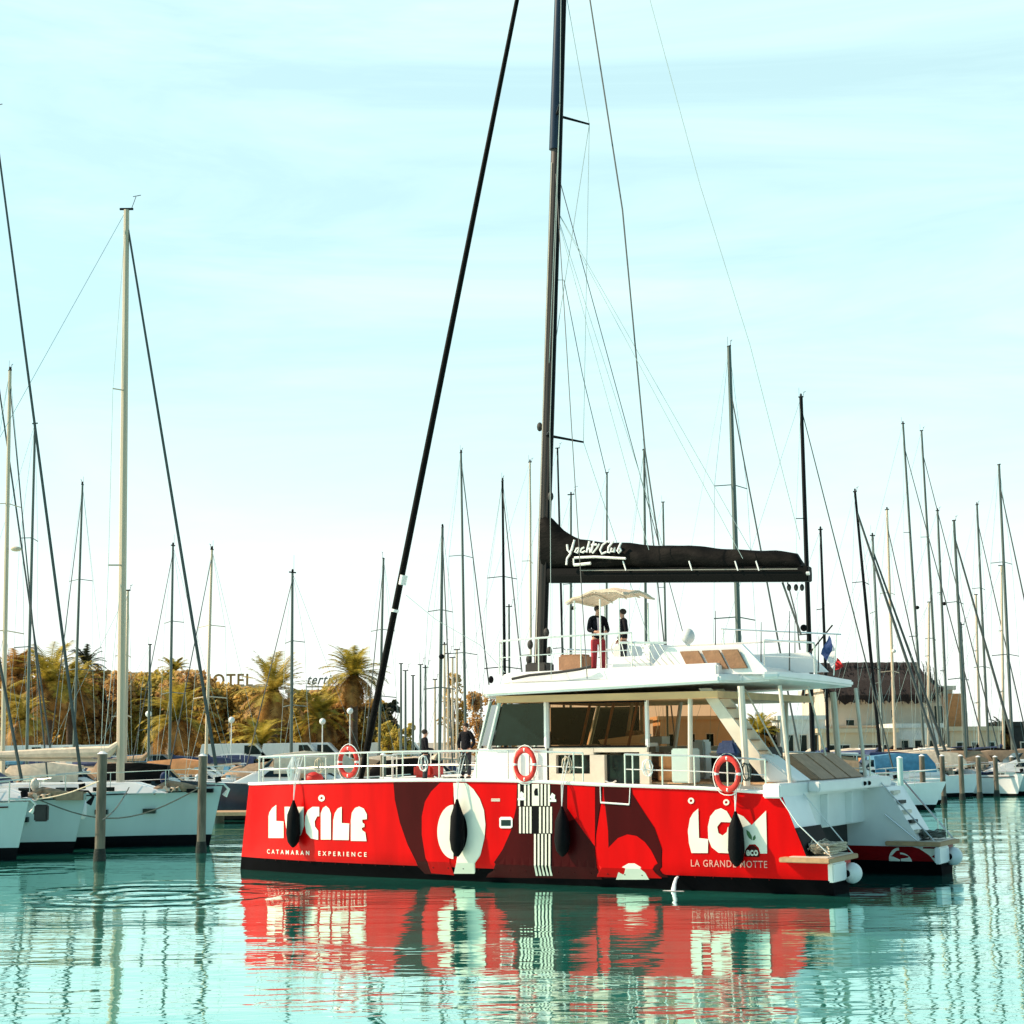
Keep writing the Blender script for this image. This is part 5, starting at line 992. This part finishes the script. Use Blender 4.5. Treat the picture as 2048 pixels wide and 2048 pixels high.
# ------------------------------------------------------------------ trees
def palm(px, ptop, d, label, fl=3.0, dry=False, trunk_r=.3, n=46, drop=1.0, group=None, m_='palm'):
    b_ = onY(px, 1500, d); tz = onY(px, ptop, d).z; r = empty('palm_tree', (b_.x, d, 1.15), rnd.random()*6, label, 'palm tree', group); H = tz-1.15-fl*.62
    q = random.Random(int(px*7+ptop)); H = max(1.2, H)
    MB().tube([(0, 0, 0), (.1, 0, H*.5), (0, .05, H)], [trunk_r*1.25, trunk_r, trunk_r*1.15], 10).build('trunk', 'trunk', r, True)
    fl *= .9
    for nm, cnt, e0, e1, mt in (('crown', n, -15, 85, m_), ('dry_fronds', n//2, -70, -12, 'palmdry')):
        m = MB()
        for i in range(cnt):
            az = i*2.399+q.random()*.5; el = R(e0+(e1-e0)*q.random()**.8); ln = fl*(.8+.35*q.random()); pts = []; p_ = Vector((.12*math.cos(az), .12*math.sin(az), H+.1)); st_ = 9
            for k in range(st_+1):
                pts.append(p_.copy()); e = el-R(62)*drop*(k/st_)**1.5; p_ += Vector((math.cos(az)*math.cos(e), math.sin(az)*math.cos(e), math.sin(e)))*(ln/st_)
            sd = Vector((-math.sin(az), math.cos(az), 0))
            for k in range(st_):
                a_ = pts[k]; b2 = pts[k+1]; dv = (b2-a_).normalized(); upv = sd.cross(dv)
                m.add([a_-sd*.03, a_+sd*.03, b2+sd*.02, b2-sd*.02], [(0, 1, 2, 3)])
                lw = .62*math.sin(math.pi*(k+.8)/(st_+1.2))**.6*fl/3
                for hk in (0, .33, .66):
                    c_ = a_+(b2-a_)*hk
                    for sg in (-1, 1):
                        tip = c_+sd*sg*lw+dv*lw*.55-upv*(-.12+.25*q.random())*lw-Vector((0, 0, .10*q.random()+.1*lw)); m.add([c_-dv*.05, c_+dv*.06, tip], [(0, 1, 2)])
        m.build(nm, mt, r)
    return r
def tree(px, ptop, d, wpx, label, m_='bush', group=None, n=2600, bare=False, leaf=.22, base=1.15, name='tree', squash=1.0):
    b_ = onY(px, 1500, d); tz = onY(px, ptop, d).z; wd = wpx*d/F; r = empty(name, (b_.x, d, base), 0, label, name.replace('_', ' '), group); q = random.Random(int(px*3+d)); H = tz-base
    m = MB(); m.tube([(0, 0, 0), (.1, .05, H*.35), (.05, 0, H*.6)], [.22, .17, .09], 8); tips = []
    for i in range(9):
        az = i*2.4; rr = wd*.40*(.5+.6*q.random()); zt = H*(.45+.42*q.random()); m.tube([(.05, 0, H*(.2+.2*q.random())), (rr*.5*math.cos(az), rr*.5*math.sin(az), zt*.75), (rr*math.cos(az), rr*math.sin(az), zt)], [.09, .05, .02], 5); tips.append(Vector((rr*math.cos(az), rr*math.sin(az), zt)))
    m.build('trunk', 'trunk', r, True)
    m = MB(); cl = []
    for i in range(26):
        t_ = q.choice(tips); cl.append((t_*(.45+.65*q.random())+Vector((0, 0, H*.20*(q.random()-.35))), wd*(.09+.10*q.random())))
    for i in range(5): cl.append((Vector((q.uniform(-.2, .2)*wd, q.uniform(-.2, .2)*wd, H*(.80+.1*q.random()))), wd*.11))
    for i in range(n):
        c_, cr_ = q.choice(cl); dv = Vector((q.gauss(0, 1), q.gauss(0, 1), q.gauss(0, 1))).normalized()*cr_*(.55+.6*q.random()); p_ = c_+dv; p_.z = min(max(p_.z*squash, .25), H*1.02)
        u = Vector((q.gauss(0, 1), q.gauss(0, 1), q.gauss(0, 1))).normalized(); v_ = u.orthogonal().normalized(); s_ = leaf*(.5+q.random()); m.add([p_-u*s_*.5, p_+v_*s_*.4, p_+u*s_*.7, p_-v_*s_*.4], [(0, 1, 2, 3)])
    m.build('crown', m_, r); return r
GP = 'palm trees behind the left basin'; GT = 'trees and shrubs behind the left basin'
palm(25, 1308, 150, 'palm with brown hanging fronds at the left edge', 3.6, m_='palmdry', group=GP); palm(95, 1302, 148, 'bright green palm second from the left edge', 4.6, group=GP); palm(42, 1392, 140, 'low golden palm near the left edge', 3.4, group=GP, drop=1.3, m_='yellow')
palm(168, 1300, 160, 'dark slim palm behind the left trees', 2.4, trunk_r=.18, group=GP, n=26, m_='conifer'); palm(140, 1330, 152, 'palm with dark fronds left of the tall beige mast', 3.6, group=GP, m_='palm')
palm(352, 1378, 142, 'wide palm left of the second pile', 4.4, group=GP, drop=1.3); palm(345, 1318, 165, 'small palm top rising over the left trees', 2.0, trunk_r=.15, group=GP, n=26)
palm(545, 1325, 140, 'tall yellow-green palm beside the hotel letters', 4.0, group=GP, drop=.8, m_='yellow', trunk_r=.4); palm(706, 1302, 146, 'tallest dark palm by the furled genoa', 3.6, group=GP, m_='palm', n=54, trunk_r=.34)
palm(640, 1392, 143, 'low palm left of the tallest palm', 3.4, group=GP, drop=1.3); palm(520, 1440, 136, 'short spreading palm at the foot of the yellow-green palm', 3.4, group=GP, drop=1.4)
for (px, pt, d, wp, lb, mt) in [(10, 1325, 158, 120, 'brown bushy tree at the left edge', 'brown'), (70, 1345, 162, 130, 'brown tree behind the bright green palm', 'brown'), (130, 1350, 156, 110, 'olive tree between the left palms', 'bush'), (190, 1345, 158, 120, 'brown tree left of the tall beige mast', 'brown'),
        (225, 1345, 163, 130, 'golden brown tree behind the tall beige mast', 'bush'), (285, 1345, 160, 120, 'golden tree right of the tall beige mast', 'yellow'), (325, 1340, 166, 120, 'golden brown tree left of the wide palm', 'bush'), (385, 1350, 158, 120, 'rust brown tree above the wide palm', 'brown'), (440, 1364, 156, 120, 'brown tree under the hotel letters', 'bush'),
        (490, 1370, 154, 110, 'olive brown tree right under the hotel letters', 'bush'), (590, 1385, 156, 90, 'brown tree right of the yellow-green palm', 'brown'), (625, 1378, 150, 80, 'golden tree left of the tallest palm', 'yellow'), (665, 1395, 150, 110, 'grey-brown bush at the foot of the tallest palm', 'brown'), (735, 1400, 150, 90, 'brown tree right of the tallest palm', 'bush')]:
    tree(px, pt, d, wp*1.45, lb, mt, GT, n=8000, leaf=.36)
tree(780, 1390, 138, 46, 'dark conifer right of the furled genoa', 'conifer', n=1800, leaf=.25); tree(777, 1440, 132, 70, 'round yellow bush right of the furled genoa', 'yellow', n=2200, leaf=.2, name='shrub'); tree(808, 1450, 130, 50, 'small spiky yellow shrub right of the round one', 'yellow', n=1400, leaf=.22, name='shrub')
tree(962, 1375, 150, 90, 'bare brown tree left of the cabin front', 'brown', n=2200, leaf=.25); tree(1000, 1392, 148, 80, 'brown tree just behind the windscreen', 'brown', n=2200, leaf=.25); tree(905, 1335, 156, 60, 'slender olive tree among the far masts', 'bush', n=1600, leaf=.25)
palm(1520, 1435, 131, 'small palm seen through the cockpit', 2.2, trunk_r=.2, n=34); tree(1535, 1450, 133, 90, 'dark bush seen through the cockpit', 'conifer', n=2000, leaf=.25); tree(1600, 1452, 134, 70, 'dark bush behind the cockpit pillars', 'conifer', n=1600, leaf=.25)
palm(2010, 1440, 133, 'small dark palm near the right edge', 1.8, trunk_r=.15, n=24, m_='conifer')

# ------------------------------------------------------------------ buildings
def bbox_building(name, x0, x1, ytop, d, depth, wallm, label, wins=(), roofm=None, rooftype='flat', base=1.15, cat_='building'):
    p0 = onY(x0, ytop, d); p1 = onY(x1, ytop, d); r = empty(name, (p0.x, d, base), 0, label, cat_); wd = p1.x-p0.x; H = p0.z-base
    wl = MB().box(0, wd, 0, depth, 0, H).build('wall', wallm, r)
    for (u0, u1, v0, v1) in wins:
        wf = MB().box(u0*wd, u1*wd, -.06, -.003, v0*H, v1*H).build('window', 'trim', r); MB().box(u0*wd+.1, u1*wd-.1, -.09, -.062, v0*H+.1, v1*H-.1).build('pane', 'glass', wf)
    MB().box(-.25, wd+.25, -.25, depth+.25, H+.003, H+.35).build('parapet', roofm or wallm, r)
    return r, wd, H
def sign(txt, x0, x1, y0, y1, d, m_, label, bar=False, shear=0):
    me = textmesh(txt, 1, .06, 1.15, .015); xs = [v.co.x for v in me.vertices]; ys = [v.co.y for v in me.vertices]; a, b_, c_, e = min(xs), max(xs), min(ys), max(ys); p0 = onY(x0, y1, d); p1 = onY(x1, y0, d)
    r = empty('rooftop_sign', (p0.x, d, p0.z), 0, label, 'sign')
    for v in me.vertices: u = (v.co.x-a)/(b_-a); w_ = (v.co.y-c_)/(e-c_); v.co = (u*(p1.x-p0.x)+shear*w_, v.co.z*2, w_*(p1.z-p0.z))
    me.materials.append(M[m_]); o = bpy.data.objects.new('lettering', me); COL.objects.link(o); o.parent = r
    m = MB(); m.box(0, p1.x-p0.x, .1, .2, -.35, -.2)
    for k in range(6): m.box((p1.x-p0.x)*k/5-.04, (p1.x-p0.x)*k/5+.04, .12, .18, -1.6, 0.0)
    m.build('frame', m_ if bar else 'trim', r)
bbox_building('hotel', 150, 300, 1352, 186, 10, 'wallc', 'cream building behind the tall beige mast', [(k*.16+.05, k*.16+.13, .55, .8) for k in range(6)])
bbox_building('hotel', 380, 520, 1378, 184, 12, 'wallc', 'cream hotel block carrying big rooftop letters', [(k*.16+.05, k*.16+.13, .55, .8) for k in range(6)])
sign('HOTEL', 402, 506, 1347, 1374, 184.5, 'hotel', 'big brown rooftop letters reading HOTEL')
bbox_building('building', 575, 700, 1386, 190, 12, 'wallc', 'low white building behind the tallest palm', [(k*.2+.05, k*.2+.15, .5, .75) for k in range(5)])
sign('tertio', 612, 672, 1350, 1369, 190.5, 'pl_lo', 'grey italic rooftop lettering left of the tallest palm', bar=True, shear=.35)
# yacht club house on the right
d = 138
r, wd, H = bbox_building('clubhouse', 1652, 1905, 1382, d, 12, 'wall', 'beige clubhouse with dark thatched roof behind the right masts', [(.03, .08, .62, .86), (.14, .22, .50, .62), (.26, .34, .1, .42), (.38, .46, .1, .42), (.50, .55, .55, .75), (.60, .66, .38, .56), (.70, .78, .38, .56), (.84, .92, .5, .8), (.84, .92, .1, .4)])
p0 = onY(1640, 1322, d); xr = lambda px: onY(px, 1400, d).x-r.location.x
zr = p0.z-1.15; m = MB()
rows = []
rb = random.Random(2)
for i in range(40):
    x = xr(1640)+(xr(1885)-xr(1640))*i/39; e = 0 if 2 < i < 36 else 1.0; jag = rb.uniform(-.25, .25)
    rows.append([(x, -1.2, H-1.0+jag+e*.9), (x, -1.25+.1*rb.random(), H-.4+e*.6), (x, .4, H+.9-e*.6), (x, 4.0, zr-e*1.2+.06*rb.random()), (x, 8.2, H+.6), (x, 9.2, H-.7+jag)])
m.grid(rows); ro = m.build('thatched_roof', 'thatch', r)
m = MB()
for i in range(420):
    x = rb.uniform(xr(1642), xr(1884)); t_ = rb.random(); y = -1.25+4.6*t_; z = (H-.5)+(zr-H+.5)*t_; m.tube([(x, y-.12, z+.12), (x+rb.uniform(-.15, .15), y-.35, z-.75)], .035, 3)
m.build('thatch_bundles', 'thatch', ro)
MB().box(xr(1640), xr(1760), -1.9, -.1, H*.50, H*.53).build('balcony', 'wallc', r); MB().box(xr(1886), xr(1925), -.2, 6, -.0, H*.95).build('wing', 'orange', r)
MB().box(xr(1670), xr(1820), -4.5, -.3, 0, H*.30).build('terrace_wall', 'wall', r)
MB().box(xr(1665), xr(1690), -4.8, -.2, H*.31, H*.35).build('terrace_roof', 'wallc', r)
for k, (a_, b_, y_, dd, hh) in enumerate(((1790, 1880, 1456, 114, 5), (1900, 2000, 1462, 122, 5), (1560, 1650, 1440, 118, 4))):
    bbox_building('quay_hut', a_, b_, y_, dd if dd > QY else 130, hh, 'gel2' if k != 1 else 'wallc', ['white hut below the right end of the thatched roof', 'low cream hut right of the clubhouse', 'white hut seen past the cockpit pillars'][k], [(.1, .3, .25, .7), (.4, .6, .25, .7), (.7, .9, .25, .7)])
bbox_building('kiosk', 1640, 1790, 1466, 129, 4, 'wallc', 'white roofed kiosk below the clubhouse', [(.1, .4, .2, .7), (.5, .9, .2, .7)], base=.9)
bbox_building('shed', 2020, 2110, 1452, 132, 5, 'dark', 'dark shed at the right edge', [(.2, .5, .3, .6)])
for k, (a_, b_, y_) in enumerate(((1180, 1300, 1448), (1320, 1470, 1440), (1490, 1620, 1452))):
    bbox_building('quay_house', a_, b_, y_, 150, 8, 'wallc', ['low cream house seen through the saloon glass', 'low cream house seen behind the stair', 'low cream house seen under the aft hardtop'][k], [(.1, .22, .3, .7), (.35, .47, .3, .7), (.6, .72, .3, .7)])
# street lamps
for k, (px, yy, lb) in enumerate([(297, 1428, 'white globe street lamp left of the second pile'), (463, 1440, 'white globe street lamp right of the second pile'), (645, 1443, 'white globe street lamp left of the tallest palm'), (700, 1422, 'white globe street lamp before the tallest palm')]):
    p_ = onY(px, yy, 131); r = empty('street_lamp', (p_.x, 131, 1.15), 0, lb, 'street lamp', 'globe street lamps on the quay'); MB().tube([(0, 0, 0), (0, 0, p_.z-1.35)], [.07, .045], 6).build('pole', 'whitef', r, True); MB().sphere((0, 0, p_.z-1.15), .26, nu=12, nv=8).build('globe', 'whitef', r, True)
# vehicles
def car(px, d, rz, m_, label, van=False, ln=4.3):
    p_ = onY(px, 1490, d); r = empty('van' if van else 'car', (p_.x, d, 1.15), rz, label, 'van' if van else 'car'); h = 2.3 if van else 1.45; w2 = .95 if van else .86
    out = [(-ln/2, .35), (-ln/2, .9), (-ln/2+.25, h*.98), (ln*.22, h), (ln*.36, h*.58), (ln/2, h*.45), (ln/2, .35)] if van else [(-ln/2, .3), (-ln/2, .85), (-ln*.36, .92), (-ln*.24, 1.42), (ln*.06, 1.45), (ln*.22, .98), (ln*.46, .82), (ln/2, .6), (ln/2, .3)]
    MB().prism([(x, -w2, z) for x, z in out], (0, 2*w2, 0)).build('body', m_, r, bevel=.05)
    for sg in (-1, 1):
        y = sg*(w2+.004)
        wo_ = [(ln*.08, h*.6), (ln*.32, h*.6), (ln*.21, h*.92), (ln*.08, h*.92)] if van else [(-ln*.30, .95), (ln*.18, .95), (ln*.05, 1.36), (-ln*.22, 1.34)]
        MB().prism([(x, y, z) for x, z in wo_], (0, sg*.012, 0)).build('side_window', 'glass', r)
    for x in (-ln*.32, ln*.31):
        for sg in (-1, 1): w_ = MB().tube([(x, sg*(w2-.16), .32), (x, sg*(w2+.02), .32)], .32, 14).build('wheel', 'tyre', r, True); MB().tube([(x, sg*(w2+.021), .32), (x, sg*(w2+.03), .32)], .18, 10).build('rim', 'steel', w_)
VH = [(60, 134, 0, 'carw', 'white van parked at the left edge of the quay', 1, 5.5), (120, 136, 0, 'carw', 'long white camper van left of the first pile', 1, 7), (205, 134, 0, 'carw', 'white van behind the first pile', 1, 5.5), (282, 133, 0, 'carb', 'blue car right of the tall beige mast', 0, 4.3), (325, 134, 0, 'cargr', 'grey car left of the second pile', 0, 4.3), (480, 134, 0, 'carw', 'white camper van right of the second pile', 1, 6.5),
      (525, 137, 0, 'carw', 'white car beside the yellow-green palm', 0, 4.3), (590, 134, 0, 'carw', 'white van left of the tan dome cover', 1, 5.5), (625, 136, 0, 'carw', 'white camper van under the tallest palm', 1, 6.5), (800, 133, 0, 'carw', 'white van right of the yellow shrubs', 1, 5.5), (860, 134, 0, 'cargr', 'grey car behind the foredeck persons', 0, 4.3)]
for (px, d, rz, m_, lb, vn, ln) in VH: car(px, d, rz, m_, lb, bool(vn), ln)
SC.render.film_transparent = False
SC.cycles.use_denoising = True
